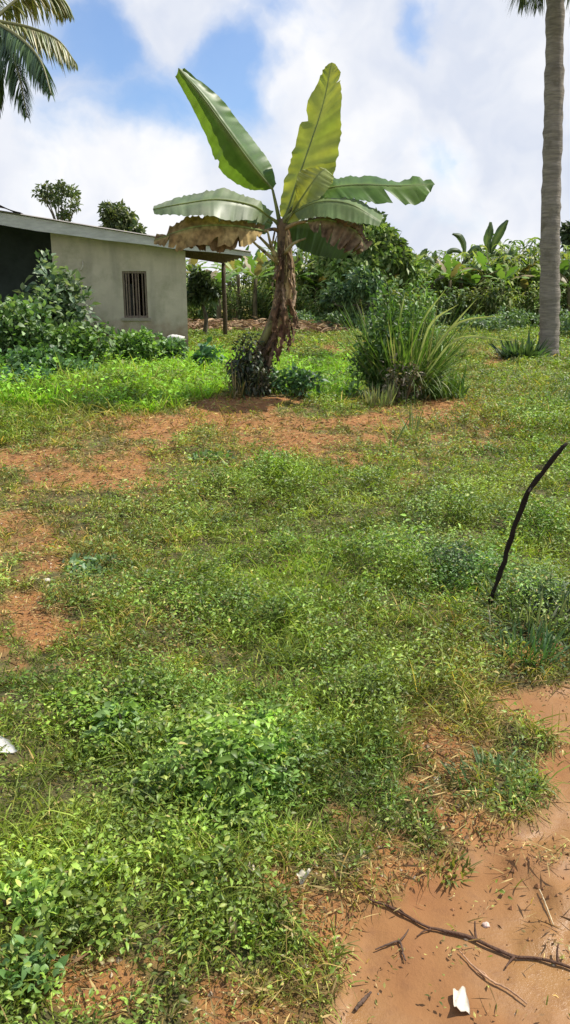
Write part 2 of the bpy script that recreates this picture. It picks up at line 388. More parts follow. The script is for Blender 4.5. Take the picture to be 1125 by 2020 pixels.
def cover():
    # short grass
    x, y = scatter(15000, 2.6, 1.45, .9, 48, .70)
    mud, soil, lush, dry, dk, px, py = maps(x, y)
    cl = fbm(x, y, 9.0, 40.0, 2); mo_ = mound(x, y, lush, dk, soil, mud)
    keep = R.random(len(x)) < np.clip(1.05 - .90*soil - .0*mud, 0, 1)*np.where(mud > .2, 1-.5*mud, 1)*np.clip(.10 + 2.0*(cl-.25) + .5*lush, .12, 1)*np.where(mud > .5, .12, 1)
    x, y, soil, lush, dry, dk, cl, py, mo_ = [a[keep] for a in (x, y, soil, lush, dry, dk, cl, py, mo_)]
    n = len(x); d = np.hypot(x, y)
    big_ = fbm(x, y, 1.8, 91.0, 3)
    Lh = (.035 + .12*R.random(n)**1.6)*(.55 + .5*lush + 1.6*np.clip(cl-.4, 0, 1) + 2.2*np.clip(big_-.45, 0, .3))*(1+np.clip(d-5, 0, 20)*.02)
    verge = sstep(735, 755, py)*sstep(870, 830, py)*sstep(500, 440, px[keep])
    Lh = Lh*(1+1.0*verge)
    lean = .3 + 1.5*R.random(n)**1.5
    az = R.random(n)*2*np.pi
    ax = np.stack([np.cos(az)*lean, np.sin(az)*lean, np.ones(n)], 1)
    wd = (.0026 + .0040*R.random(n))*(1 + np.clip(d-2, 0, 30)*.24)
    Lh = Lh*(1+3.0*mo_); base = np.stack([x, y, hgt(x, y)-.005 + mo_*.55*R.random(n)], 1)
    mb = MB(); leaves(mb, base, ax, Lh, wd, tone(x, y, lush, dry, dk, soil, n), bend=.2+.9*R.random(n), fold=0, segs=3, prof='blade', cols=2, roll=R.random(n)*6)
    tag(mb.build('grass', M_GRASS), 'short rough green grass covering the open plot', 'grass', kind='stuff')
    # small leafed weeds
    x, y = scatter(3000, 2.6, 1.3, .9, 34, .70)
    mud, soil, lush, dry, dk, px, py = maps(x, y)
    cl = fbm(x, y, 4.0, 50.0, 3)
    br = blobs(px, py, BROAD)
    mo = mound(x, y, lush, dk, soil, mud)
    keep = R.random(len(x)) < np.clip(1.0 - .93*soil, 0, 1)*np.clip(-.15 + 1.4*(cl-.35) + .3*lush + .35*dk + .45*br + 4.2*mo, .06, 1)*np.where(mud > .4, .1, 1)
    x, y, soil, lush, dry, dk, cl, br, mo = [a[keep] for a in (x, y, soil, lush, dry, dk, cl, br, mo)]
    K = 5; n = len(x)*K
    rep = lambda a: np.repeat(a, K)
    d = np.hypot(rep(x), rep(y)); size = (.010 + .017*R.random(n)**1.3 + rep(br)*.022*R.random(n))*(1+np.clip(d-2.5, 0, 26)*.105)*(1+1.6*rep(mo))
    tall = rep((.012 + .075*R.random(len(x)))*(.7+.6*lush+.7*dk+.5*br)); az = R.random(n)*2*np.pi
    xx = rep(x) + np.cos(az)*.012; yy = rep(y) + np.sin(az)*.012
    base = np.stack([xx, yy, hgt(xx, yy) + tall*(.3+.8*R.random(n)) + rep(mo)*R.random(n)**.6], 1)
    ax = np.stack([np.cos(az), np.sin(az), -.1+.9*R.random(n)], 1)
    col = tone(rep(x), rep(y), rep(lush), rep(dry)*.3, rep(dk), rep(soil)*.2, n)*np.array([.86, 1.0, 1.0])
    mb = MB(); leaves(mb, base, ax, size, size*(.26+.26*R.random(n)+.12*rep(br)), col, bend=.1+.5*R.random(n), fold=.35, segs=3, prof='leaf', cols=3, roll=(R.random(n)-.5)*2.0)
    tag(mb.build('weeds', M_WEED), 'low small leafed weeds mixed through the grass', 'weeds', kind='stuff')
    # dry straw and litter lying on the soil
    x, y = scatter(3600, 2.6, 1.25, .9, 40, .70)
    mud, soil, lush, dry, dk, px, py = maps(x, y)
    keep = R.random(len(x)) < np.clip(.06 + .65*dry + .5*soil, 0, 1)*np.where(mud > .55, .04+.6*sstep(.55, .68, fbm(x, y, 3.3, 55, 3)), 1)
    x, y = x[keep], y[keep]; n = len(x); d = np.hypot(x, y)
    az = R.random(n)*2*np.pi
    ax = np.stack([np.cos(az), np.sin(az), .25*R.random(n)], 1)
    base = np.stack([x, y, hgt(x, y) + .006 + .03*R.random(n)], 1)
    tn = np.where(R.random((n, 1)) < .55, C_STRAW, np.array([.20, .12, .06]))*(.5+.7*R.random((n, 1)))
    mb = MB(); leaves(mb, base, ax, (.012+.07*R.random(n)**2)*(1+np.clip(d-4, 0, 30)*.03), (.0025+.006*R.random(n)**2)*(1+np.clip(d-3, 0, 30)*.16), tn, bend=.1*R.random(n), fold=.2, segs=2, prof='lance', cols=3, roll=R.random(n)*6)
    x, y = scatter(9000, 2.6, 1.5, .9, 9, .62)
    mud, soil, lush, dry, dk, px, py = maps(x, y)
    cr = blobs(px, py, CRUMB); edge = np.exp(-((mud-.4)/.3)**2)*(py > 1300)
    keep = R.random(len(x)) < np.clip(1.1*cr*sstep(.45, .62, fbm(x, y, 9, 93, 3)) + .45*edge + .10*soil*(1-mud) + .05*dry*(1-mud), 0, 1)*.8
    x, y = x[keep], y[keep]; n = len(x); az = R.random(n)*2*np.pi
    tn = pick([(.46, .36, .14), (.42, .38, .12), (.28, .34, .08), (.34, .36, .10), (.20, .12, .05), (.52, .44, .22), (.32, .18, .08)], n)
    leaves(mb, np.stack([x, y, hgt(x, y) + .002 + .016*R.random(n)], 1), np.stack([np.cos(az), np.sin(az), .9*R.random(n)-.1], 1), .007+.014*R.random(n), .003+.006*R.random(n), tn, bend=.6*R.random(n), fold=.5, segs=2, prof='leaf', roll=R.random(n)*6)
    tag(mb.build('dry_litter', M_DEAD), 'dry straw and dead leaf litter lying over the soil', 'litter', kind='stuff')
    # clods and grit
    x, y = scatter(3200, 2.6, 1.3, .9, 14, .6)
    mud, soil, lush, dry, dk, px, py = maps(x, y)
    keep = R.random(len(x)) < np.clip(soil*.8, 0, 1)*np.where(mud > .5, .02+.35*sstep(.56, .66, fbm(x, y, 3.3, 55, 3)), 1)
    x, y = x[keep], y[keep]; n = len(x)
    s = (.002+.008*R.random(n)**3)
    o8 = np.array([[1,0,0],[-1,0,0],[0,1,0],[0,-1,0],[0,0,1],[0,0,-.4]], float)
    v = np.stack([x, y, hgt(x, y)+.001], 1)[:, None] + o8[None]*(s[:, None, None])*(.6+.8*R.random((n, 6, 1)))
    fs = np.array([[0,2,4,-1],[2,1,4,-1],[1,3,4,-1],[3,0,4,-1]])
    q = np.where(fs[None] >= 0, fs[None] + (np.arange(n)*6)[:, None, None], -1).reshape(-1, 4)
    cc = np.where(R.random((n, 1)) < .2, np.array([.50, .40, .28]), np.array([.30, .15, .07]))*(.6+.7*R.random((n, 1)))
    mb = MB(); mb.add(v, q, np.repeat(cc, 6, 0)); tag(mb.build('gravel', M_TWIG, smooth=False), 'small soil clods and grit scattered on the bare soil', 'grit', kind='stuff')
    # tall bright verge grass in front of the house
    n0 = 50000
    yy = 10.2 + 9.0*R.random(n0)**1.15; pxx = -140 + 860*R.random(n0)
    xx = (pxx-562)/F*yy*1.02
    px, py = proj(xx, yy)
    lim = np.interp(px, [-200, 0, 120, 260, 420, 500, 560, 640, 700, 730], [888, 878, 868, 838, 800, 790, 800, 805, 790, 740]) + (fbm(xx, yy, 2, 61, 3)-.5)*26
    keep = (py < lim) & ((px < 470) | (py > 705 + (fbm(xx, yy, 1.5, 62, 3)-.5)*90)) & (R.random(n0) < .45+.9*fbm(xx, yy, 2.5, 66, 2))
    xx, yy = xx[keep], yy[keep]; n = len(xx); az = R.random(n)*2*np.pi; ln = .15+.55*R.random(n)
    hh = (.13+.38*R.random(n)**1.4)*(.35+1.5*np.clip(fbm(xx, yy, 1.6, 71, 2)-.15, 0, 1))
    c = (C_BRIGHT*np.array([1.10, 1.18, .85]))*(.75+.7*R.random((n, 1)))*(.55+1.1*fbm(xx, yy, 1.2, 81, 3)[:, None])
    c = np.where(R.random((n, 1)) < .14, C_YEL, c)
    mb = MB(); k_ = R.random(n) < .3; nk = int(k_.sum()); a_ = R.random(nk)*6.28
    leaves(mb, np.stack([xx[k_], yy[k_], hgt(xx[k_], yy[k_])+hh[k_]*R.random(nk)*.9], 1), np.stack([np.cos(a_), np.sin(a_), R.random(nk)], 1), .06+.07*R.random(nk), .03+.04*R.random(nk), c[k_]*np.array([.9,1,1.2]), bend=.4*R.random(nk), segs=3)
    leaves(mb, np.stack([xx, yy, hgt(xx, yy)], 1), np.stack([np.cos(az)*ln, np.sin(az)*ln, np.ones(n)], 1), hh, .012+.012*R.random(n), c, bend=.2+.5*R.random(n), fold=.2, segs=3, prof='blade', cols=2, roll=R.random(n)*6)
    tag(mb.build('tall_grass', M_GRASS), 'lush bright green tall grass between the dirt strip and the house', 'grass', kind='stuff')
cover()

# ------------------------------------------------------------------ generators
def bush_at(name, label, cat, x, y, rx, h, n, lL, lW, cols, group=None, ry=None, blobsn=9, mat=None, flat=.75, stems=6, z0=None, bend=.35, part='foliage', up=.35, hole=0):
    ry = ry or rx*.8; z = H(x, y) if z0 is None else z0
    root = empty(name, (x, y, z), label, cat, group)
    cen = []
    for i in range(blobsn):
        a = R.random()*2*np.pi; q = R.random()**.6*.72; hz = (.16+.62*R.random()*(1-.45*q))
        cen.append([np.cos(a)*rx*q, np.sin(a)*ry*q, h*hz, (.26+.22*R.random())])
    cen = np.array(cen)
    k = R.integers(0, blobsn, n); c = cen[k]
    dr = nrm(R.standard_normal((n, 3))*np.array([1, 1, .9]) + [0, 0, .18])
    rr = c[:, 3:4]*(.55+.5*R.random((n, 1)))
    pos = c[:, :3] + dr*rr*np.array([rx, ry, h*flat])
    pos[:, 2] = np.maximum(pos[:, 2], .03)
    ax = dr + .8*R.standard_normal((n, 3)) + [0, 0, up]
    col = pick(cols, n)*(1.05+.55*R.random((blobsn, 1)))[k]
    mb = MB(); leaves(mb, pos, ax, lL*(.6+.7*R.random(n)), lW*(.7+.6*R.random(n)), col, bend=bend*R.random(n)*1.4, fold=.25, segs=3, prof='leaf', cols=3, roll=(R.random(n)-.5)*2)
    mb.build(part, mat or M_BUSH, root)
    if stems:
        sb = MB()
        for i in range(stems):
            c = cen[i % blobsn][:3]; b = np.array([c[0]*.25, c[1]*.25, -.05])
            tube(sb, smooth_path([b, b*.5+c*.5+R.standard_normal(3)*.05*rx, c], 5), np.linspace(.02, .006, 5)*(.6+h*.5), 5, (.16, .12, .07))
        sb.build('stem', M_BARK, root)
    return root
def copy_tree(o, parent=None):
    c = o.copy(); COL.objects.link(c)
    if parent is not None: c.parent = parent
    for ch in [k for k in KIDS[o.name]] if o.name in KIDS else []: copy_tree(ch, c)
    return c
KIDS = {}
def regkids():
    KIDS.clear()
    for o in bpy.data.objects:
        if o.parent: KIDS.setdefault(o.parent.name, []).append(o)

def blade(mb, mid, left, right, n=56, k=4, ripple=.012, col=(.1, .2, .03), col2=None, tear=.0, sag=.0, m=0, frq=9, seed=0, curl=0, rib=True):
    """a broad leaf from its midrib and two edges, pleated across"""
    rg = np.random.default_rng(seed+100)
    A, B, C = [smooth_path([P(*q) for q in pts], n) for pts in (mid, left, right)]
    t = np.linspace(0, 1, n)
    for E in (B, C):
        cut = np.ones(n); 
        jag = (rg.random(n)-.5)*.05
        for _ in range(int(tear*18)):
            i = rg.integers(4, n-4); dpt = .15+.6*rg.random()**1.4; cut[i] = min(cut[i], 1-dpt); cut[i+1] = min(cut[i+1], 1-dpt*rg.random()); cut[i+2] = min(cut[i+2], 1-dpt*.4*rg.random())
        f = (cut + jag)[:, None]; E[:] = A + (E-A)*f
    nor = nrm(np.cross(np.gradient(A, axis=0), C-B+1e-6))
    rows = []
    s = np.linspace(0, 1, k+1)
    ph = rg.random()*6
    lowA = (fbm(t*frq*.9, t*0+seed, 1, 3, 3)-.5)*2.6; lowB = (fbm(t*frq*.9, t*0+seed+7, 1, 3, 3)-.5)*2.6
    hi = rg.random(n)-.5
    for E, low in ((B, lowA), (C, lowB)):
        col_ = []
        for j, q in enumerate(s):
            pnt = A*(1-q) + E*q
            off = (low*2.2 + hi*1.6)*ripple*q - sag*np.sin(np.pi*q)
            col_.append(pnt + nor*off[:, None] + nor*(curl*q*q))
        rows.append(col_)
    cols = rows[0][::-1] + rows[1][1:]
    V = np.stack(cols, 1); w = V.shape[1]
    q = [[i*w+j, i*w+j+1, (i+1)*w+j+1, (i+1)*w+j] for i in range(n-1) for j in range(w-1)]
    c = np.tile(np.array(col, float), (n*w, 1)).reshape(n, w, 3)
    if col2 is not None:
        mixv = np.clip(.5 + 1.6*(fbm(t[:, None]*6+seed*3, np.linspace(0, 1, w)[None]*2.5, 1, seed, 3)-.5) , 0, 1)[..., None]
        c = c*(1-mixv) + np.array(col2)*mixv
    c = c*(.9 + .22*rg.random((n, 1, 1)))
    if rib: c[:, k] = c[:, k]*.6 + np.array([.30, .36, .14])*.4
    mb.add(V.reshape(-1, 3), q, c.reshape(-1, 3), m)
    # raised midrib
    if rib: tube(mb, A + nor*.004, np.linspace(.016, .004, n), 6, (.22, .28, .10), m)

# ------------------------------------------------------------------ the banana plant in the middle
def main_banana():
    Y = 11.5
    b = G(508, 792); b[1] = Y; b[2] = H(b[0], Y)
    root = empty('banana_plant', b, 'tall single banana plant with ragged leaves and brown dead sheaths, centre of the plot', 'banana plant')
    sp = smooth_path([P(512, 800, Y), P(508, 745, Y), P(520, 690, Y), P(546, 625, Y), P(560, 560, Y), P(562, 500, Y), P(555, 432, Y)], 26)
    mb = MB(); tube(mb, sp, np.interp(np.linspace(0, 1, 26), [0, .3, .6, .85, 1], [.115, .105, .105, .10, .07]), 14, (.17, .12, .065), rough=.12)
    for i in range(9):   # overlapping leaf bases wrapped on the stem
        a = R.random()*6.28; k0 = R.integers(8, 15); k1 = k0+R.integers(6, 11)
        pth = sp[k0:k1+1] + np.array([np.cos(a), np.sin(a), 0])*np.linspace(.10, .07, k1-k0+1)[:, None]
        tube(mb, pth, np.linspace(.055, .03, len(pth)), 6, [(.28, .20, .10), (.20, .19, .07), (.36, .29, .15), (.12, .08, .05)][i % 4])
    mb.build('trunk', M_STEM, root, b)
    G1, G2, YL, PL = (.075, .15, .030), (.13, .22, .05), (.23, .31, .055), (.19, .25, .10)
    def lf(name, mat, mid, l, r, pet=None, label=None, **k):
        m2 = MB(); blade(m2, mid, l, r, **k)
        o = m2.build(name, mat, root, b)
        if label: o['label'] = label
        if pet:
            p = MB(); tube(p, smooth_path([P(*q) for q in pet], 8), np.linspace(.032, .016, 8), 8, (.17, .20, .07) if mat == M_BAN else (.28, .2, .1)); p.build('petiole', M_STEM, o, (0, 0, 0)).location = tuple(-b)
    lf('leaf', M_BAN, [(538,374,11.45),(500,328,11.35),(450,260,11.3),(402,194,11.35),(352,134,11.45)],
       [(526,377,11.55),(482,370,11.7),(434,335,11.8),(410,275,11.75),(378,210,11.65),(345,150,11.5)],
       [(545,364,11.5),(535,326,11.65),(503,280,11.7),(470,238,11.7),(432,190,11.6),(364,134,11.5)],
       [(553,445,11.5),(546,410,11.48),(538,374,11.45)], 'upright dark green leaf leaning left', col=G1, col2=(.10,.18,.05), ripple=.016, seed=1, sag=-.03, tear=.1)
    lf('leaf', M_BAN, [(562,432,11.55),(584,365,11.6),(612,285,11.65),(638,205,11.7),(655,123,11.75)],
       [(552,425,11.6),(558,380,11.75),(574,315,11.8),(595,240,11.8),(628,158,11.8),(648,126,11.76)],
       [(585,425,11.5),(648,365,11.45),(668,300,11.45),(674,215,11.5),(673,150,11.65),(662,126,11.74)], None,
       'tall upright yellow green leaf', col=YL, col2=(.36,.40,.10), ripple=.022, seed=2, tear=.08, frq=16)
    lf('leaf', M_BAN, [(565,440,11.4),(592,395,11.3),(622,352,11.25),(642,332,11.3)],
       [(575,425,11.3),(584,372,11.15),(592,338,11.15),(636,328,11.25)],
       [(585,440,11.3),(612,412,11.1),(652,366,11.1),(660,345,11.2)], None,
       'pale young leaf folded at the crown', col=(.36,.40,.16), col2=(.28,.33,.08), ripple=.02, seed=3)
    lf('leaf', M_BAN, [(598,392,11.4),(645,372,11.25),(705,364,11.1),(785,366,11.0),(858,363,11.0)],
       [(602,380,11.5),(640,350,11.5),(705,347,11.45),(785,352,11.3),(850,357,11.1)],
       [(604,402,11.25),(645,390,11.05),(705,396,10.9),(770,405,10.85),(832,398,10.85),(856,368,10.95)],
       [(556,440,11.5),(572,415,11.45),(598,392,11.4)], 'dark green leaf held out flat to the right', col=G1, col2=G2, ripple=.022, seed=4, tear=.10)
    lf('leaf', M_BAN, [(580,418,11.3),(628,398,11.0),(690,402,10.75),(752,438,10.6)],
       [(585,405,11.4),(625,389,11.25),(695,388,11.1),(756,426,10.8)],
       [(588,432,11.2),(628,428,10.8),(690,436,10.6),(748,446,10.55)],
       [(556,445,11.5),(566,430,11.4),(580,418,11.3)], 'pale grey green leaf arching right', col=PL, col2=(.14,.22,.09), ripple=.012, seed=5)
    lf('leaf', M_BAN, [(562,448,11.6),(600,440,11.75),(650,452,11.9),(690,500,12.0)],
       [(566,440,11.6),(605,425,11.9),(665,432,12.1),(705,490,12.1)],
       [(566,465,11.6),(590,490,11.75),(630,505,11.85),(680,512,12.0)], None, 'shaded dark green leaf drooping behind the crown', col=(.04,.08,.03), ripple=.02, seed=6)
    lf('dead_leaf', M_DEAD, [(606,436,11.2),(650,434,10.95),(700,454,10.8),(724,492,10.8)],
       [(612,428,11.3),(660,416,11.15),(712,440,11.0),(730,484,10.9)],
       [(612,450,11.1),(640,470,10.85),(672,492,10.75),(712,498,10.75)],
       [(558,455,11.5),(580,442,11.3),(606,436,11.2)], 'brown withered leaf curled down on the right', col=(.33,.245,.16), col2=(.09,.055,.035), ripple=.035, seed=7, tear=.5, frq=14)
    lf('dead_leaf', M_DEAD, [(640,440,11.1),(668,448,10.95),(700,470,10.9),(712,500,10.9)],
       [(644,430,11.0),(676,432,10.8),(716,460,10.8),(722,490,10.85)],
       [(640,455,11.2),(655,475,11.1),(680,494,11.05),(705,503,10.95)], None, None, col=(.30,.22,.14), col2=(.10,.06,.04), ripple=.045, seed=17, tear=.5, frq=20)
    lf('leaf', M_BAN, [(532,428,11.35),(496,405,11.1),(430,394,10.9),(362,402,10.8),(302,413,10.8)],
       [(536,418,11.45),(502,392,11.3),(440,374,11.2),(372,384,11.05),(304,407,10.9)],
       [(522,442,11.25),(488,436,10.95),(430,430,10.7),(366,426,10.65),(304,420,10.75)],
       [(552,445,11.5),(543,436,11.42),(532,428,11.35)], 'long pale green leaf arching to the left', col=PL, col2=(.10,.18,.05), ripple=.018, seed=8, tear=.06)
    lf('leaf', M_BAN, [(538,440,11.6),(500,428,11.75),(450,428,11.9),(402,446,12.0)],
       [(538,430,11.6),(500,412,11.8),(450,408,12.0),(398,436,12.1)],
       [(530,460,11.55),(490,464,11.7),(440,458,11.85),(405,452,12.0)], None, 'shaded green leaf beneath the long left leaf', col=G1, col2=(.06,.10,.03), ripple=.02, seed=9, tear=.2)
    lf('dead_leaf', M_DEAD, [(520,456,11.2),(460,446,10.95),(385,448,10.8),(304,474,10.75)],
       [(522,446,11.3),(466,432,11.15),(390,426,11.0),(308,458,10.85)],
       [(512,468,11.15),(480,488,10.95),(405,482,10.75),(345,492,10.7),(304,482,10.72)],
       [(553,458,11.5),(540,452,11.4),(520,456,11.2)], 'long tan and brown dead leaf drooping left', col=(.44,.33,.14), col2=(.15,.085,.04), ripple=.03, seed=10, tear=.3, frq=12)
    lf('dead_leaf', M_DEAD, [(505,462,11.2),(470,468,11.0),(420,470,10.9),(370,486,10.85)],
       [(508,456,11.3),(470,452,11.1),(420,456,11.0),(372,478,10.9)],
       [(500,470,11.1),(470,488,10.95),(425,494,10.85),(375,492,10.85)], None, None, col=(.20,.13,.06), col2=(.10,.06,.03), ripple=.035, seed=18, tear=.5, frq=18)
    # hanging dead sheaths round the stem
    rg = np.random.default_rng(77)
    COLS = [(.30,.215,.14),(.24,.165,.10),(.36,.26,.17),(.18,.11,.065),(.20,.16,.07),(.13,.09,.055),(.33,.24,.16),(.26,.14,.09)]
    # (start px, start py, end px, end py, half width px)
    SH = [(545,545,536,600,9),(556,552,560,612,10),(572,548,582,606,9),(548,590,535,655,11),(560,588,566,660,12),(574,590,588,650,10),(582,600,598,648,6),(546,625,522,690,10),(556,640,548,704,12),(568,640,572,690,9),
          (578,630,584,676,7),(534,660,508,708,9),(540,668,530,722,9),(552,668,556,712,8),(566,660,578,684,6),(532,684,488,700,10),(512,690,500,752,10),(524,700,520,760,10),(536,700,534,748,9),(506,715,494,765,8),(528,690,478,716,8),(520,700,498,742,9),(548,490,540,552,6),(570,492,576,556,6),(560,500,562,560,7),(572,520,588,580,6),(546,515,532,566,5)]
    for i, (ax_, ay_, bx_, by_, hw) in enumerate(SH):
        hw *= .72; cx_ = 562 if ay_ < 600 else (548 if ay_ < 665 else 524); ax_ = cx_+(ax_-cx_)*.75; bx_ = cx_+(bx_-cx_)*.82
        mx_, my_ = (ax_+bx_)/2+rg.uniform(-5, 7), (ay_+by_)/2
        y0, y1, y2 = 11.38, 11.28+rg.uniform(-.06, .06), 11.2+rg.uniform(-.08, .1)
        mid = [(ax_, ay_, y0), (mx_, my_, y1), (bx_, by_, y2)]
        lf_ = [(ax_-hw*.6, ay_, y0+.04), (mx_-hw, my_+rg.uniform(-4, 4), y1+.07), (bx_-hw*.5, by_+rg.uniform(-8, 8), y2+.04)]
        rt_ = [(ax_+hw*.6, ay_, y0+.04), (mx_+hw, my_+rg.uniform(-4, 4), y1+.07), (bx_+hw*.5, by_+rg.uniform(-8, 8), y2+.04)]
        q = MB(); c_ = tuple(v*1.08 for v in COLS[rg.integers(0, 8)]); blade(q, mid, lf_, rt_, n=24, k=3, ripple=.020, col=c_, col2=tuple(v*.35 for v in c_), tear=.9, seed=30+i, rib=False)
        q.build('dead_sheath', M_DEAD, root, b)
    q = MB(); n = 150
    k = R.integers(7, 25, n); a = R.random(n)*6.28; base = sp[k] + np.stack([np.cos(a)*.09, np.sin(a)*.09, np.zeros(n)], 1)
    leaves(q, base, np.stack([np.cos(a)*.22, np.sin(a)*.22, -np.ones(n)], 1), .15+.30*R.random(n), .012+.028*R.random(n), pick([(.30,.22,.12),(.14,.09,.05),(.42,.33,.18),(.22,.20,.07)], n), bend=.1, fold=.5, segs=4, prof='lance', roll=R.random(n)*6)
    q.build('dry_fringe', M_DEAD, root, b)
    for pts in ([(548,505,11.4),(525,480,11.3),(500,455,11.2)], [(550,520,11.35),(520,495,11.2),(490,468,11.05)], [(545,512,11.3),(534,480,11.2),(528,455,11.15)], [(562,500,11.4),(580,480,11.3),(604,470,11.3)]):
        q = MB(); tube(q, smooth_path([P(*z) for z in pts], 7), np.linspace(.03, .012, 7), 7, (.30, .27, .13)); q.build('petiole', M_STEM, root, b)
main_banana()

# shrubs round its base
g = G(505, 800)
bush_at('shrub', 'dark leafy shrub heaped round the foot of the central banana plant', 'shrub', P(508, 760, 11.15)[0], 11.05, .40, .86, 1900, .085, .038, [(.03,.05,.025), (.05,.08,.035), (.06,.05,.03), (.12,.12,.07), (.035,.04,.02)], ry=.36, stems=16, blobsn=11, bend=.8, up=.3)  # dark green and brown leaves, tinted darker still for the shade under the crown
bush_at('shrub', 'low blue green shrub to the right of the banana foot', 'shrub', P(585, 770, 10.9)[0], 11.0, .35, .42, 500, .10, .055, [(.07,.15,.06), (.05,.10,.04)], ry=.3)
bush_at('weed_plant', 'small dark broad leafed weed near the house corner', 'weed', P(415, 690, 16)[0], 16.0, .34, .62, 200, .17, .11, [(.05,.12,.05), (.07,.15,.06)], ry=.3, stems=4)

# ------------------------------------------------------------------ grass clumps / reeds
def tuft(name, label, x, y, h, n, cols, spread=.2, wd=.025, lean=.55, cat='grass clump', group=None, bend=.5, dirx=0, segs=6, mat=None, minh=.35):
    z = H(x, y); root = empty(name, (x, y, z), label, cat, group)
    a = R.random(n)*6.28; rr = spread*np.sqrt(R.random(n)); b = np.stack([np.cos(a)*rr, np.sin(a)*rr, np.full(n, -.02)], 1)
    ln = lean*R.random(n); a2 = a + .8*R.standard_normal(n)
    ax = np.stack([np.cos(a2)*ln + dirx*R.random(n), np.sin(a2)*ln, np.ones(n)], 1)
    mb = MB(); leaves(mb, b, ax, h*(minh+(1-minh)*R.random(n)), wd*(.6+.8*R.random(n)), pick(cols, n), bend=bend*R.random(n), fold=.35, segs=segs, prof='lance', roll=(R.random(n)-.5)*1.5)
    mb.build('blades', mat or M_GRASS, root); return root
tuft('grass_tuft', 'dry grassy tuft leaning out of the dark shrub at the banana foot', P(485, 780, 11)[0], 10.95, .7, 130, [(.20,.17,.08), (.10,.13,.05), (.30,.24,.13)], .22, .018, lean=1.0, bend=.8)
reed = tuft('reed_clump', 'large clump of tall arching reed grass to the right of the banana plant', P(800, 785, 11.3)[0], 11.6, 1.8, 1900, [(.09,.17,.035), (.14,.24,.05), (.20,.28,.08), (.07,.12,.035), (.28,.29,.15), (.11,.20,.05)], spread=.36, wd=.017, lean=.80, dirx=.22, bend=.75, minh=.2)
mb = MB()
for p0, p1, p2 in [((830,740,11.2),(880,660,11.1),(942,588,11.0)), ((820,730,11.1),(850,640,11.0),(905,600,10.9)), ((835,720,11.2),(900,640,11.1),(990,622,11.0)), ((840,740,11.1),(905,668,11.0),(1010,672,10.9)),
                   ((790,720,11.3),(788,640,11.3),(800,575,11.3)), ((810,720,11.3),(830,640,11.3),(880,570,11.2))]:
    pts = smooth_path([P(*p0), P(*p1), P(*p2)], 12); sd = np.array([.5, 0, -.5])
    w = .014*np.sin(np.pi*np.linspace(.1, 1, 12))[:, None]+.002
    nn = nrm(np.cross(np.gradient(pts, axis=0), [0, 1, 0]))
    V = np.stack([pts-nn*w, pts+[0, .012, 0], pts+nn*w], 1).reshape(-1, 3)
    mb.add(V, [[i*3+j, i*3+j+1, (i+1)*3+j+1, (i+1)*3+j] for i in range(11) for j in range(2)], np.array([.42, .46, .22]))
mb.build('long_blade', M_GRASS, reed, reed.location[:])
bush_at('shrub', 'dark green shrub growing against the left side of the reed clump', 'shrub', P(752, 760, 11.6)[0], 11.6, .46, 1.75, 2400, .11, .04, [(.07,.15,.04), (.11,.20,.05), (.05,.09,.03), (.16,.25,.08)], ry=.45, blobsn=16)
bush_at('shrub', 'leafy green stems rising out of the middle of the reed clump', 'shrub', P(820, 760, 11.9)[0], 11.95, .5, 1.7, 1700, .13, .035, [(.12,.22,.05), (.18,.28,.07), (.08,.15,.04)], ry=.45, blobsn=16, bend=.7)
bush_at('shrub', 'withered brown grey shrub in the foot of the reed clump', 'shrub', P(795, 760, 11.0)[0], 11.0, .34, .7, 420, .09, .03, [(.15,.12,.09), (.10,.11,.06), (.22,.19,.13)], ry=.3)
tuft('grass_tuft', 'pale grass tuft in front of the reed clump', P(745, 800, 10.7)[0], 10.7, .42, 160, [(.28,.32,.16), (.18,.24,.10), (.34,.32,.18)], .2, .018)
tuft('grass_tuft', 'long bladed grass tuft right of the reed clump', P(880, 775, 11.3)[0], 11.5, .62, 260, [(.10,.20,.035), (.16,.24,.05)], .3, .022, bend=.8)
tuft('sprout', 'thin reed sprout with leaning blades on the dirt strip', P(815, 880, 8.9)[0], 8.9, .55, 16, [(.18,.26,.08), (.24,.28,.12)], .05, .018, lean=.9)
tuft('sprout', 'thin reed sprout leaning left of its twin', P(770, 900, 8.3)[0], 8.3, .50, 10, [(.18,.26,.08), (.26,.28,.12)], .04, .016, lean=.8, dirx=-.6)
tuft('grass_tuft', 'drooping grey green grass tuft beside the foot of the black stick', G(1060, 1230)[0], G(1060, 1230)[1], .34, 420, [(.13,.18,.09), (.08,.12,.05), (.22,.24,.15)], .20, .009, lean=1.3, bend=.9)
tuft('grass_tuft', 'small dark green tuft just below the stick at the mud edge', G(1040, 1290)[0], G(1040, 1290)[1], .22, 260, [(.06,.13,.05), (.10,.18,.06)], .14, .009, lean=1.2, bend=.8)
tuft('grass_tuft', 'small green tuft growing on the muddy bank', G(980, 1540)[0], G(980, 1540)[1], .12, 220, [(.12,.22,.08), (.22,.27,.10), (.16,.26,.12)], .14, .010, lean=1.6, bend=.7)
tuft('grass_tuft', 'yellowish tuft at the mud edge left of the green one', G(905, 1590)[0], G(905, 1590)[1], .09, 150, [(.25,.24,.07), (.22,.27,.10)], .12, .008, lean=1.6, bend=.6)
tuft('grass_tuft', 'yellow green tuft at the tip of the grass on the mud', G(880, 1700)[0], G(880, 1700)[1], .08, 150, [(.30,.30,.07), (.2,.25,.08)], .08, .007, lean=1.6, bend=.6)
tuft('grass_tuft', 'bright yellow green tuft with a pale leaf near the bottom', G(485, 1830)[0], G(485, 1830)[1], .12, 200, [(.26,.36,.06), (.18,.30,.05)], .08, .009, lean=1.4, bend=.6)
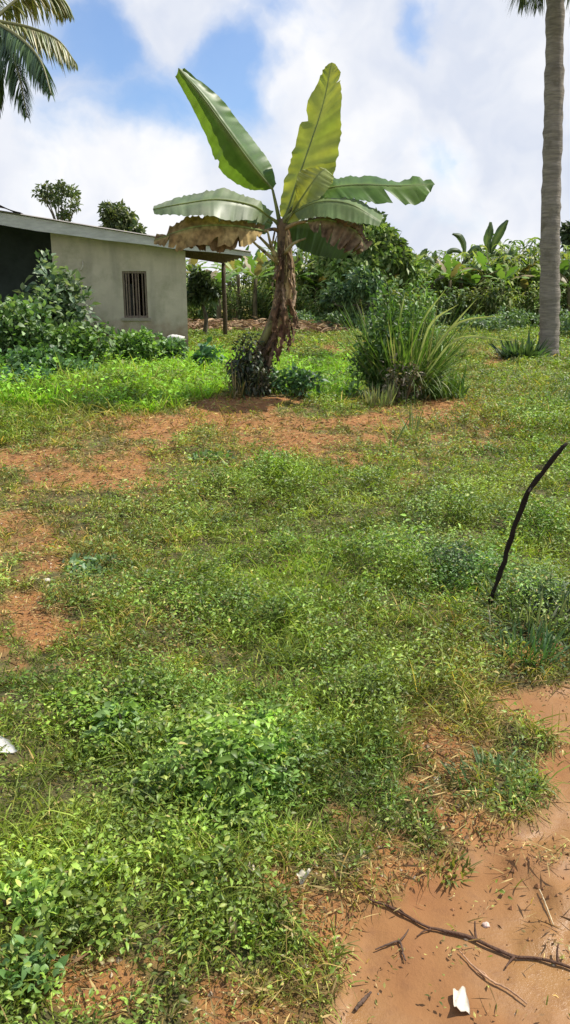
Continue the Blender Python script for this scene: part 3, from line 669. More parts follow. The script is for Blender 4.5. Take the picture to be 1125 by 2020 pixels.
# palm-foot tuft and others at right
tuft('grass_tuft', 'dark tuft of long leaves at the foot of the coconut palm', P(1045, 705, 18)[0], 18.6, .75, 320, [(.07,.13,.06), (.11,.17,.07), (.04,.07,.03)], .42, .05, lean=1.2, bend=.8)
tuft('grass_tuft', 'grey green grass tuft at the right edge below the palm', P(1105, 800, 11)[0], 10.9, .40, 260, [(.12,.22,.07), (.18,.26,.10)], .35, .016, lean=1.2, bend=.7)

# distinct broad-leaved weeds in the near grass
def weed(label, px, py, rad, h, n, L, W, cols):
    g = G(px, py); return bush_at('weed_plant', label, 'weed', g[0], g[1], rad, h, n, L, W, cols, ry=rad, mat=M_WEED, blobsn=7, stems=4, flat=.5, up=.5)
CW = [(.12,.20,.045), (.16,.25,.055), (.09,.14,.04), (.22,.30,.10)]
weed('broad leafed weed, the largest of the near patch in the lower grass', 425, 1600, .16, .17, 190, .046, .028, CW)
weed('broad leafed weed with bright leaves up and right of the largest one', 520, 1540, .14, .15, 160, .040, .026, [(.14,.27,.06), (.18,.31,.07)])
weed('broad leafed weed left of the near patch', 320, 1560, .12, .13, 120, .040, .025, CW)
weed('pale leafed weed on the left below the white scrap', 250, 1450, .15, .14, 140, .042, .028, [(.15,.24,.07), (.18,.28,.10)])
weed('light green weed at the lower left edge of the photo', 60, 1800, .13, .16, 170, .036, .020, [(.17,.28,.05), (.13,.22,.045)])
weed('dark weed low in the bottom left corner', 70, 1930, .10, .11, 110, .038, .020, [(.08,.15,.045), (.11,.19,.05)])
weed('dark broad leafed weed by the red soil patch at the left', 185, 1130, .22, .10, 150, .05, .03, [(.10,.19,.08), (.14,.22,.08), (.16,.24,.11)])
weed('dark weed in the grass left of the black stick', 880, 1110, .34, .13, 420, .035, .013, [(.08,.14,.06), (.14,.20,.10), (.18,.24,.12)])
weed('dark tangled weed heap just left of the foot of the black stick', 900, 1130, .27, .17, 700, .040, .014, [(.04,.07,.035), (.08,.12,.06), (.16,.20,.12)])
weed('blue green weed heap right of the foot of the black stick', 1070, 1205, .24, .17, 650, .045, .012, [(.05,.09,.05), (.10,.15,.08), (.20,.25,.16)])
weed('small round leafed weed on the dirt strip', 415, 910, .26, .12, 130, .06, .035, [(.09,.18,.06), (.14,.20,.08)])

# ------------------------------------------------------------------ house
def wallmat():
    m = solidmat('plaster', .92, 1.6, .14, .3, 40, var2=(1.3, (.34, .32, .22), .48, .72)); nt = m.node_tree; N = nt.nodes; L = nt.links
    p = [n for n in N if n.type == 'BSDF_PRINCIPLED'][0]; src = p.inputs['Base Color'].links[0].from_socket
    tc = N.new('ShaderNodeTexCoord'); mp = N.new('ShaderNodeMapping'); mp.inputs['Scale'].default_value = (1.6, 1.6, .3); L.new(tc.outputs['Object'], mp.inputs['Vector'])
    n1 = N.new('ShaderNodeTexNoise'); n1.inputs['Scale'].default_value = 2; n1.inputs['Detail'].default_value = 6; L.new(mp.outputs[0], n1.inputs['Vector'])
    r1 = N.new('ShaderNodeMapRange'); L.new(n1.outputs['Fac'], r1.inputs['Value']); r1.inputs['From Min'].default_value = .5; r1.inputs['From Max'].default_value = .75; r1.inputs['To Max'].default_value = .45
    x1 = N.new('ShaderNodeMix'); x1.data_type = 'RGBA'; L.new(r1.outputs[0], x1.inputs['Factor']); L.new(src, x1.inputs['A']); x1.inputs['B'].default_value = (.20, .19, .15, 1)
    sp = N.new('ShaderNodeSeparateXYZ'); L.new(tc.outputs['Object'], sp.inputs[0])
    n2 = N.new('ShaderNodeTexNoise'); n2.inputs['Scale'].default_value = 3.5; n2.inputs['Detail'].default_value = 6; L.new(tc.outputs['Object'], n2.inputs['Vector'])
    ad = N.new('ShaderNodeMath'); ad.operation = 'MULTIPLY_ADD'; L.new(n2.outputs['Fac'], ad.inputs[0]); ad.inputs[1].default_value = -1.3; L.new(sp.outputs[2], ad.inputs[2])
    r2 = N.new('ShaderNodeMapRange'); L.new(ad.outputs[0], r2.inputs['Value']); r2.inputs['From Min'].default_value = .25; r2.inputs['From Max'].default_value = -.35; r2.inputs['To Min'].default_value = 0; r2.inputs['To Max'].default_value = .75
    x2 = N.new('ShaderNodeMix'); x2.data_type = 'RGBA'; L.new(r2.outputs[0], x2.inputs['Factor']); L.new(x1.outputs['Result'], x2.inputs['A']); x2.inputs['B'].default_value = (.26, .16, .09, 1)
    L.new(x2.outputs['Result'], p.inputs['Base Color']); return m
M_WALL = wallmat()
M_WALLG = solidmat('recess_shade_wall', .95, 2.0, .3, .2, 30)
M_FASC = solidmat('painted_fascia', .7, 3, .2, .2, 30, stretch=(1, 1, 4))
M_TIN = solidmat('roof_tin', .55, 2.5, .3, .2, 10, spec=.5, metal=.3)
def house():
    a = math.radians(9); C0 = np.array([-2.42, 20.5, H(-2.48, 20.5)-.05])
    ex = np.array([math.cos(a), math.sin(a), 0]); ey = np.array([-math.sin(a), math.cos(a), 0])
    root = empty('house', C0, 'grey beige plastered house with a low sloping tin roof and barred window, behind the shrubs', 'house')
    root.rotation_euler = (0, 0, a)
    zr = lambda x: 2.45 - .148*x          # underside of the roof
    wc = (.52, .47, .355)
    mb = MB()
    def slab(x0, x1, y0, y1, z0, zt=None, col=wc, m=0):
        t0 = zt if zt is not None else zr(x0); t1 = zt if zt is not None else zr(x1)
        hexa(mb, [[x0,y0,z0],[x1,y0,z0],[x1,y1,z0],[x0,y1,z0],[x0,y0,t0],[x1,y0,t1],[x1,y1,t1],[x0,y1,t0]], col, m)
    wl, wr, wb, wt = -1.54, -.96, .88, 1.98
    slab(-3.15, wl, 0, .18, -.3); slab(wr, 0, 0, .18, -.3); slab(wl, wr, 0, .18, -.3, wb)
    hexa(mb, [[wl,0,wt],[wr,0,wt],[wr,.18,wt],[wl,.18,wt],[wl,0,zr(wl)],[wr,0,zr(wr)],[wr,.18,zr(wr)],[wl,.18,zr(wl)]], wc)
    slab(-.18, 0, .18, 5.6, -.3); slab(-3.15, -2.97, .18, 5.6, -.3); slab(-3.15, 0, 5.6, 5.78, -.3)
    mb.build('wall', M_WALL, root, smooth=False)
    mb = MB(); hexa(mb, [[-9.3,2.6,-.3],[-3.15,2.6,-.3],[-3.15,2.78,-.3],[-9.3,2.78,-.3],[-9.3,2.6,zr(-9.3)+.15],[-3.15,2.6,zr(-3.15)+.15],[-3.15,2.78,zr(-3.15)+.15],[-9.3,2.78,zr(-9.3)+.15]], (.06, .075, .07)); slab(-9.5, -9.3, 0, 2.78, -.3, col=(.06, .075, .07))  # near-black tint paints the shade of the deep veranda recess into the walls
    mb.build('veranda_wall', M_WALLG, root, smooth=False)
    # window
    wf = MB(); fc = (.20, .16, .12)
    box(wf, wl, wl+.05, .03, .10, wb, wt, fc); box(wf, wr-.05, wr, .03, .10, wb, wt, fc)
    box(wf, wl+.05, wr-.05, .03, .10, wb, wb+.05, fc); box(wf, wl+.05, wr-.05, .03, .10, wt-.05, wt, fc)
    wo = wf.build('window', M_WOODD, root, smooth=False)
    for k, (dx_, hw_) in enumerate([(.09,.014),(.15,.020),(.245,.012),(.32,.022),(.38,.012),(.475,.016)]):
        x = wl+dx_; b = MB(); box(b, x-hw_, x+hw_, .05, .075, wb+.05, wt-.05, [(.26,.20,.15), (.16,.12,.09)][k % 2]); b.build('bar', M_WOODD, wo, smooth=False)
    b = MB(); box(b, wl+.05, wl+.27, .11, .14, wb+.05, wt-.3, (.05, .05, .045)); b.build('shutter', M_WOODD, wo, smooth=False)
    b = MB(); box(b, wl-.06, wr+.06, -.05, .0, wb-.07, wb, (.34, .31, .25)); b.build('sill', M_WALL, wo, smooth=False)
    b = MB(); tube(b, smooth_path([[-2.45,-.01,2.2],[-2.44,-.07,2.14],[-2.47,-.06,2.05],[-2.50,-.03,2.0]], 8), .013, 6, (.6, .57, .48)); b.build('wall_bracket', M_TWIG, root)
    # roof
    x0, x1, y0, y1 = -9.8, 1.55, -.45, 6.3
    rf = MB(); nx, ny = 40, 320
    xs = np.linspace(x0, x1, nx); ys = np.linspace(y0-.06, y1, ny); XX, YY = np.meshgrid(xs, ys, indexing='ij')
    Zt = zr(XX) + .20 + .018*np.sin(YY*2*np.pi/.085) + .02*(fbm(XX, YY, 1.1, 9, 2)-.5)
    v = np.stack([XX, YY, Zt], -1).reshape(-1, 3)
    rf.add(v, [[i*ny+j, (i+1)*ny+j, (i+1)*ny+j+1, i*ny+j+1] for i in range(nx-1) for j in range(ny-1)], (.33, .30, .27))
    ro = rf.build('roof', M_TIN, root)
    # fascia along the front, deeper at the left
    f = MB(); xs = np.linspace(x0, x1, 24)
    for i in range(23):
        a0, a1 = xs[i], xs[i+1]; th = lambda x: np.interp(x, [-9, -3, 0, 1.6], [.27, .27, .17, .07]) + .008*math.sin(x*9)
        tz = lambda x: zr(x)+.175
        hexa(f, [[a0,y0,tz(a0)-th(a0)],[a1,y0,tz(a1)-th(a1)],[a1,y0+.035,tz(a1)-th(a1)],[a0,y0+.035,tz(a0)-th(a0)],[a0,y0,tz(a0)],[a1,y0,tz(a1)],[a1,y0+.035,tz(a1)],[a0,y0+.035,tz(a0)]], (.50, .50, .46))
    f.build('fascia', M_FASC, ro, smooth=False)
    for k, yy in enumerate(np.linspace(.6, 5.9, 6)):
        b = MB(); hexa(b, [[x0,yy,zr(x0)+.06],[x1-.1,yy,zr(x1-.1)+.06],[x1-.1,yy+.06,zr(x1-.1)+.06],[x0,yy+.06,zr(x0)+.06],[x0,yy,zr(x0)+.17],[x1-.1,yy,zr(x1-.1)+.17],[x1-.1,yy+.06,zr(x1-.1)+.17],[x0,yy+.06,zr(x0)+.17]], (.16, .12, .09))
        b.build('rafter', M_WOODD, ro, smooth=False)
    # sheet curled up at the left end
    s = MB(); nx, ny = 30, 40; XX, YY = np.meshgrid(np.linspace(-6.6, -3.7, nx), np.linspace(-.56, 1.1, ny), indexing='ij')
    u = (XX+6.6)/2.9
    Zt = zr(XX)+.235 + .20*np.sin(np.pi*np.clip(u*1.1-.1, 0, 1))**1.5*(1-.3*np.sin(u*21)) + .017*np.sin(YY*2*np.pi/.085)
    s.add(np.stack([XX, YY, Zt], -1).reshape(-1, 3), [[i*ny+j, (i+1)*ny+j, (i+1)*ny+j+1, i*ny+j+1] for i in range(nx-1) for j in range(ny-1)], (.09, .075, .065))
    s.build('loose_sheet', M_TIN, ro)
    for (xp, yp) in ((1.42, 5.9), (-4.9, -.2), (-8.6, -.2)):
        b = MB(); tube(b, [[xp,yp,-.5],[xp+.02,yp,.8],[xp-.01,yp,1.8],[xp,yp,zr(xp)+.06]], [.075,.07,.068,.065], 8, (.10, .075, .05), rough=.15); b.build('post', M_BARK, root)
house()
# shrubs round the house
DK = [(.035,.08,.03), (.06,.12,.045), (.10,.17,.08)]
MD = [(.11,.20,.05), (.18,.28,.08), (.06,.11,.03)]
bush_at('climbing_shrub', 'dark climbing shrub reaching into the shaded veranda at the left', 'shrub', P(75, 600, 17.5)[0], 18.4, .85, 2.2, 2000, .20, .11, [(.05,.09,.045), (.15,.21,.12), (.24,.29,.19)], ry=.7, blobsn=14, stems=9)
bush_at('shrub', 'dense dark shrub at the far left edge of the photo', 'shrub', P(-5, 640, 16)[0], 16.2, 1.0, 1.65, 2200, .16, .09, [(.07,.14,.045), (.15,.24,.08), (.05,.09,.03), (.20,.27,.13)], ry=.8, blobsn=12)
bush_at('shrub', 'leafy green shrub below the left half of the house wall', 'shrub', P(165, 700, 16.2)[0], 16.2, .95, 1.0, 2000, .14, .08, MD+[(.14,.20,.09)], ry=.8, blobsn=12)
bush_at('shrub', 'round green shrub under the barred window', 'shrub', P(265, 700, 17)[0], 17.2, .62, 1.0, 1500, .13, .08, MD, ry=.6)
bush_at('shrub', 'lighter green shrub at the right corner of the house', 'shrub', P(335, 710, 17)[0], 17.4, .55, .62, 1000, .12, .07, [(.10,.19,.06), (.15,.24,.08), (.06,.11,.04)], ry=.5)
bush_at('shrub', 'dark withered bush against the wall left of the window', 'shrub', P(195, 660, 19.4)[0], 19.4, .36, .95, 500, .09, .04, [(.07,.055,.035), (.05,.06,.03)], ry=.25)
bush_at('shrub', 'low wide green shrub in front of the left edge shrub', 'shrub', P(70, 740, 14)[0], 14.2, 1.0, .62, 1500, .13, .08, [(.10,.20,.06), (.13,.24,.09), (.06,.12,.04)], ry=.6, blobsn=12)
bush_at('shrub', 'low blue green plants at the left edge of the tall grass', 'shrub', P(15, 810, 11.6)[0], 11.8, .6, .42, 900, .10, .06, [(.07,.17,.07), (.10,.21,.09)], ry=.5)

def rock(name, label, cat, px, py, s, col, dz=.3, sq=(1, .8, .6), mat=None, g=None, seed=0):
    g = G(px, py) if g is None else g; rg = np.random.default_rng(seed+9)
    root_v = []
    n1, n2 = 7, 10; vs = []
    for i in range(n1):
        for j in range(n2):
            th = math.pi*(i+.5)/n1; ph = 2*math.pi*j/n2
            vs.append(np.array([math.sin(th)*math.cos(ph)*sq[0], math.sin(th)*math.sin(ph)*sq[1], math.cos(th)*sq[2]])*s*(.82+.36*rg.random()))
    q = [[i*n2+j, (i+1)*n2+j, (i+1)*n2+(j+1) % n2, i*n2+(j+1) % n2] for i in range(n1-1) for j in range(n2)]
    vs.append(np.array([0, 0, s*sq[2]])); vs.append(np.array([0, 0, -s*sq[2]]))
    for j in range(n2):
        q.append([n1*n2, j, (j+1) % n2, -1]); q.append([n1*n2+1, (n1-1)*n2+(j+1) % n2, (n1-1)*n2+j, -1])
    mb = MB(); mb.add(np.array(vs), q, np.array(col)); o = mb.build(name, mat or M_TWIG); o.location = (g[0], g[1], g[2]+s*sq[2]*dz)
    return tag(o, label, cat)
gx = P(343, 672, 18.6)
rock('stone', 'pale stone block by the right corner of the house wall', 'stone', 0, 0, .16, (.62, .60, .55), g=np.array([gx[0], 18.9, .42]), sq=(1.3, .8, .5), seed=2)
rock('stone', 'small pale pink stone in the soil gap left of the black stick', 'stone', 908, 1190, .035, (.62, .50, .42), seed=3)
rock('pebble', 'small pale pink pebble on the mud above the long twig', 'pebble', 959, 1826, .011, (.66, .50, .42), seed=4)
rock('pebble', 'small white pebble at the edge of the bare soil on the right', 'pebble', 861, 1537, .011, (.75, .70, .62), seed=5)
rock('pebble', 'pale pebble on the left dirt patch', 'pebble', 92, 1147, .024, (.60, .55, .45), seed=6)
rock('soil_clod', 'brown soil lump at the lower left among the weeds', 'clod', 62, 1842, .030, (.36, .22, .11), seed=7)

# ------------------------------------------------------------------ palms
def frond(mb, pts, L, W, nl, col, hang=.55, twist=0):
    p = smooth_path(pts, 30)
    tube(mb, p, np.linspace(.035, .008, 30), 6, (.20, .20, .08))
    t = np.linspace(.10, .99, nl); idx = t*29; i0 = idx.astype(int); f = (idx-i0)[:, None]
    base = p[i0]*(1-f) + p[np.minimum(i0+1, 29)]*f
    tg = nrm(np.gradient(p, axis=0))[i0]; sd = nrm(np.cross(tg, Z)); 
    for s in (-1, 1):
        ax = sd*s*(.75) + tg*.6 - Z*hang*(.6+.6*R.random((nl, 1))) + .10*R.standard_normal((nl, 3))
        ll = L*np.clip(np.sin(np.pi*(t*.85+.12)), .25, 1)*(.85+.3*R.random(nl))
        leaves(mb, base, ax, ll, W, pick(col, nl), bend=.35+.25*R.random(nl), fold=.35, segs=4, prof='lance', roll=np.full(nl, 0.0))
def palm_left():
    Yp = 15.0; x = P(-75, 900, Yp)[0]
    root = empty('palm_tree', (x, Yp, H(x, Yp)), 'palm with drooping fronds entering at the top left corner', 'palm tree'); b = np.array(root.location)
    top = P(-14, 40, Yp)
    mb = MB(); tube(mb, smooth_path([[x, Yp, b[2]-.1], (np.array([x, Yp, b[2]])+top)/2+[-.1, 0, 0], top], 30), np.linspace(.2, .11, 30), 14, (.25, .22, .18), rough=.06); mb.build('trunk', M_PALMB, root, b)
    GR = [(.07,.12,.045), (.10,.16,.05), (.05,.09,.04)]; YG = [(.22,.24,.07), (.14,.18,.06), (.30,.26,.10)]
    sets = [([(-10,40),(60,55),(115,80),(150,124)], YG, 15.0), ([(-10,45),(40,75),(80,120),(102,188)], GR, 14.6), ([(-12,50),(18,90),(38,150),(54,232)], GR, 14.7),
            ([(-10,35),(50,-10),(110,-15),(142,30)], YG, 15.3), ([(-14,50),(-5,100),(-8,170),(-20,230)], GR, 15.0), ([(-20,30),(-80,0),(-140,30),(-180,110)], GR, 15.2),
            ([(-20,30),(-30,-60),(-60,-120),(-100,-140)], GR, 15.3), ([(-14,30),(20,-60),(60,-110),(100,-120)], YG, 15.6), ([(-20,45),(-60,70),(-100,120),(-120,190)], GR, 14.8)]
    for pts, c, yy in sets:
        m = MB(); pp = [P(q[0], q[1], Yp + (yy-Yp)*(i*.9+.3)) for i, q in enumerate(pts)]
        pp[0] = top; frond(m, pp, .42, .034, 95, c, hang=.85); m.build('frond', M_FROND, root, b)
palm_left()
def palm_right():
    Yp = 19.5; g = P(1083, 690, Yp); b = np.array([g[0], Yp, H(g[0], Yp)])
    root = empty('palm_tree', b, 'tall coconut palm with a straight grey trunk at the right', 'palm tree')
    pth = smooth_path([[b[0]-.02, Yp, b[2]-.1], P(1084, 640, Yp), P(1086, 450, Yp), P(1092, 230, Yp), P(1096, 0, Yp), P(1102, -130, Yp)], 90)
    t = np.linspace(0, 1, 90); rad = np.interp(t, [0, .03, .08, .16, 1], [.36, .285, .245, .225, .17]) + .012*(np.arange(90) % 3 == 0) + .022*(vnoise(np.arange(90)*.37, np.zeros(90))-.5)
    mb = MB(); tube(mb, pth, rad, 18, (.24, .212, .178), rough=.12); mb.build('trunk', M_PALMB, root, b)
    top = pth[-1]
    GR = [(.09,.13,.06), (.12,.16,.07), (.07,.10,.05)]
    ends = [[(-35, -70, -.6), (-66, -40, -1.0), (-66, 20, -1.0)], [(30, -50, .3), (52, 30, .3), (48, 190, .2)], [(-25, -60, .6), (-45, -30, 1), (-40, 28, 1.2)], [(40, -40, -.7), (110, 10, -1.6), (150, 130, -1.8)], [(-50, -70, .9), (-80, -60, 2), (-84, -10, 2.6)],
            [(60, -70, .5), (180, -60, .8), (250, 40, 1)], [(10, -110, 1.2), (20, -150, 2.6), (30, -90, 3.8)], [(-60, -100, 0), (-150, -120, 0), (-230, -70, .2)], [(30, -120, -1.2), (50, -160, -2.6), (60, -120, -3.4)]]
    for e in ends:
        pp = [top] + [P(1100+q[0], (-130+60)+q[1]+60, Yp+q[2]) for q in e]
        m = MB(); frond(m, pp, .62, .022, 80, GR, hang=.9); m.build('frond', M_FROND, root, b)
    m = MB()
    for k in range(5):
        a = k*1.25; c = top + np.array([math.cos(a)*.28, math.sin(a)*.28, -.15])
        m = MB(); tube(m, [c+[0,0,.13], c+[0,0,.10], c+[0,0,0], c-[0,0,.1], c-[0,0,.13]], [.02,.09,.115,.08,.02], 10, (.16,.20,.06)); m.build('coconut', M_TWIG, root, b)
palm_right()

# ------------------------------------------------------------------ trees beyond
def tree(label, Y, base_px, lumps, n, lL, cols, rad=.12, group='trees beyond the plot', trunk_col=(.14, .12, .09), lW=.5):
    """lumps: (px, py, radius px, depth offset)"""
    x = P(base_px, 600, Y)[0]; b = np.array([x, Y, H(x, Y)])
    root = empty('tree', b, label, 'tree', group)
    cs = [(P(a, c, Y+d), r/F*Y) for a, c, r, d in lumps]
    mb = MB(); mid = np.mean([c for c, _ in cs], 0); fork = b + (mid-b)*.62
    tube(mb, smooth_path([b-[0, 0, .2], (b+fork)/2+[.1, 0, 0], fork], 8), np.linspace(rad*1.5, rad*.8, 8), 9, trunk_col, rough=.1)
    for c, r in cs: tube(mb, smooth_path([fork, (fork+c)/2+R.standard_normal(3)*.1, c], 6), np.linspace(rad*.6, rad*.15, 6), 6, trunk_col)
    mb.build('trunk', M_BARK, root, b)
    mb = MB(); tot = sum(r**2 for _, r in cs)
    for c, r in cs:
        m = int(n*r*r/tot); ns = max(3, int(9)); sub = c + nrm(R.standard_normal((ns, 3)))*r*.62
        k = R.integers(0, ns, m); dr = nrm(R.standard_normal((m, 3))+[0, 0, .15])
        pos = sub[k] + dr*(r*.48*(.5+.5*R.random((m, 1))))
        leaves(mb, pos, dr+.7*R.standard_normal((m, 3)), lL*(.6+.7*R.random(m)), lL*lW*(.7+.5*R.random(m)), pick(cols, m)*(.75+.5*R.random((ns, 1)))[k], bend=.4*R.random(m), fold=.3, segs=2, prof='leaf', roll=R.random(m)*2)
    mb.build('crown', M_FAR, root, b)
    return root
TG = [(.08,.12,.05), (.13,.17,.07), (.2,.22,.11)]
tree('small tree with a ragged leaning crown above the left of the house roof', 44, 128, [(82,380,13,0),(100,376,14,.3),(122,376,15,0),(142,384,14,.2),(150,402,10,-.3),(116,398,14,0),(94,394,11,.4),(130,416,13,0),(126,430,10,0)], 1150, .24, TG)
tree('rounded dark tree just above the middle of the house roof', 40, 236, [(214,420,17,0),(234,418,16,.5),(252,434,17,0),(270,452,14,0),(212,442,18,0),(240,456,28,0),(228,438,17,.3)], 2000, .30, TG)
tree('broad dark tree rising behind the right leaves of the central banana', 33, 725, [(712,432,20,0),(735,445,24,.5),(756,470,22,0),(700,470,34,0),(775,492,22,0),(730,480,38,0),(690,505,40,.8),(750,515,36,-.5),(795,515,24,0),(815,532,22,.5),(660,520,36,0),(720,535,34,-.6)], 8500, .30, [(.15,.24,.06), (.23,.32,.10), (.09,.15,.05), (.32,.38,.16)], rad=.18)
tree('small dark tree at the right edge of the photo beyond the palm', 42, 1120, [(1122,466,16,0),(1132,478,18,0),(1126,452,9,0)], 900, .35, [(.05,.08,.04), (.08,.11,.05)])
tree('dark shrubby tree under the banana leaves in the middle distance', 30, 715, [(706,560,24,0),(728,578,18,0),(735,556,14,0),(690,585,16,0),(668,572,15,0),(712,538,12,0),(648,585,12,.5)], 1700, .24, [(.06,.12,.06), (.12,.20,.10), (.18,.26,.13)], rad=.06)
tree('slender tree with pale drooping leaves behind the house corner', 27, 400, [(400,560,20,0),(385,585,18,0),(420,575,18,0),(395,545,14,0)], 1500, .22, [(.10,.15,.08), (.05,.08,.04), (.15,.19,.10)], rad=.06)

# ------------------------------------------------------------------ plantation: prototypes and copies
def banana_proto(h, nl, seed, upright=.9, LL=1.5, cols=None, loc=(0, 0, 0)):
    rg = np.random.default_rng(seed); root = empty('banana_plant', loc, 'x', 'banana plant')
    mb = MB(); tube(mb, smooth_path([[0,0,-.3],[.05,0,h*.3],[0,.03,h*.62]], 8), np.linspace(.15, .08, 8), 9, (.13,.11,.06)); mb.build('trunk', M_STEM, root)
    mb = MB()
    for i in range(nl):
        a = i*2.4 + rg.random()*.6; el = upright*(1-.75*i/nl) + .25; L = LL*(.8+.4*rg.random())
        nst = 14; t = np.linspace(0, 1, nst)
        d = np.array([math.cos(a)*math.cos(el), math.sin(a)*math.cos(el), math.sin(el)])
        cen = np.array([0, 0, h*.60]) + d*(L*t)[:, None]*1.15 - Z*(.55*L*(1.2-el*.6)*t**2.2)[:, None]
        sd = nrm(np.cross(d, Z)); w = .22*LL/1.5*np.where(t < .18, .06, np.sin(np.pi*np.clip((t-.15)/.87, 0, 1))**.55+.05)
        w = w*(1-.5*(rg.random(nst) < .25))
        dn = -Z*.35
        l = cen - sd*w[:, None] + dn*w[:, None]; r = cen + sd*w[:, None] + dn*w[:, None]
        V = np.stack([l, cen, r], 1).reshape(-1, 3)
        c = (cols or [(.14,.25,.06), (.20,.31,.08), (.10,.17,.05), (.28,.33,.11), (.30,.24,.12)]); c = np.array(c[rg.integers(0, len(c))])*(.7+.5*rg.random())
        mb.add(V, [[k*3+j, k*3+j+1, (k+1)*3+j+1, (k+1)*3+j] for k in range(nst-1) for j in range(2)], c)
    mb.build('crown', M_FAR, root); return root
def cane_proto(h, ns, seed, cols, rad=.7, lL=.6, lW=.06, per=11, loc=(0, 0, 0), name='cane_clump', cat='cane clump'):
    root = empty(name, loc, 'x', cat)
    st = MB(); mb = MB()
    for i in range(ns):
        a = R.random()*6.28; r0 = rad*math.sqrt(R.random()); hh = h*(.55+.45*R.random()); ln = .18*R.random()
        top = np.array([math.cos(a)*(r0+ln*hh), math.sin(a)*(r0+ln*hh), hh]); bs = np.array([math.cos(a)*r0, math.sin(a)*r0, -.2])
        pth = smooth_path([bs, (bs+top)/2, top], 6); tube(st, pth, np.linspace(.022, .010, 6), 5, (.16, .17, .07))
        t = np.linspace(.15, 1, per)+.04*R.random(per); t = np.clip(t, 0, 1); base = bs+(top-bs)*t[:, None]
        az = R.random(per)*6.28; ax = np.stack([np.cos(az), np.sin(az), .3+1.1*R.random(per)], 1)
        leaves(mb, base, ax, lL*(.6+.7*R.random(per)), lW*(.7+.6*R.random(per)), pick(cols, per), bend=.4+.5*R.random(per), fold=.3, segs=5, prof='lance', roll=(R.random(per)-.5))
    st.build('stem', M_BARK, root); mb.build('foliage', M_FAR, root); return root
CC = [(.18,.27,.06), (.27,.35,.09), (.08,.14,.04), (.40,.42,.17), (.12,.19,.05)]
CD = [(.14,.22,.07), (.20,.29,.10), (.08,.14,.05)]
def setp(o, px, Y, s=1, label=None, group=None, rz=0):
    x = P(px, 600, Y)[0]; o.location = (x, Y, H(x, Y)-.02); o.scale = (s, s, s); o.rotation_euler = (0, 0, rz)
    if label: o['label'] = label
    if group: o['group'] = group
    return o
GB = 'banana plants massed in the plantation beyond the plot'; LBl = 'banana plant in the dense plantation beyond the plot, one of many alike'
GC = 'leafy cane clumps massed beyond the plot'; LCl = 'leafy green cane clump in the thicket beyond the plot, one of many alike'
bp = [banana_proto(3.4, 9, 3), banana_proto(3.0, 8, 4, .7), banana_proto(3.8, 10, 5, 1.0)]
cps = [cane_proto(2.7, 30, 1, CC, lL=.7, lW=.13), cane_proto(3.1, 32, 2, CC, lL=.9, lW=.15), cane_proto(2.4, 32, 3, CD, lL=.55, lW=.18), cane_proto(2.7, 32, 4, [(.24,.33,.06), (.36,.40,.11), (.12,.19,.05)], lL=.95, lW=.12)]
regkids()
used = set()
def place(protos, i, *a, **k):
    o = protos[i]
    if o.name in used: o2 = copy_tree(o)
    else: used.add(o.name); o2 = o
    return setp(o2, *a, **k)
rr = random.Random(3)
# right and middle thicket
for Y, x0, x1, step in ((36, 560, 1280, 36), (40, 520, 1330, 38), (46, 360, 1400, 44), (54, -60, 1500, 52)):
    px = x0
    while px < x1:
        if Y < 44 or not (360 < px < 520 and Y < 50):
            place(cps, rr.choice([0, 1, 2, 3] if px < 760 else [0, 1, 3, 3]), px+rr.uniform(-12, 12), Y+rr.uniform(-1.5, 1.5), rr.uniform(.78, 1.15)*float(np.interp(px, [360,560,700,840,900,960,1010,1060,1120], [.9,.9,.95,.88,1.0,1.16,1.02,.98,1.1])), LCl, GC, rr.uniform(0, 6))
        px += step
for px, Y, s in ((580,34.5,.78),(625,35,.8),(700,34.5,.75),(738,35,.8),(790,35,.86),(850,34.6,.8),(908,35.2,.9),(955,35,.95),(1012,35.2,.9),(1060,35,.82),(1098,34,.9),(1160,34,.95),(765,34,.72),(812,34.5,.7),(885,34,.78),(935,34.5,.8),(990,34,.8),(1035,34.5,.72),(1120,33,.8),(395,36,.8),(430,33,.85),(470,35,.85),(505,34,.8),(535,37,.9),(590,38,.85),(650,39,.9),(840,44,.9),(1000,45,.92),(1045,40,.8),(1150,40,.9),(1220,42,1),(455,42,.95),(420,44,.9),(500,46,.9),(380,46,.9),(330,44,.9),(280,46,.9),(-80,48,1),(60,50,1),(180,50,1),(1300,44,1),(620,50,.95),(560,47,.9)):
    place(bp, rr.choice([0, 1, 2]), px, Y, s*rr.uniform(.95, 1.05), LBl, GB, rr.uniform(0, 6))
for px in range(380, 1260, 30):
    Y = 32.6 + rr.uniform(-.7, .9)
    if px < 560: Y += 2.5
    place(cps, rr.choice([0, 1, 2, 3, 2]), px+rr.uniform(-10, 10), Y, rr.uniform(.42, .66), LCl, GC, rr.uniform(0, 6))
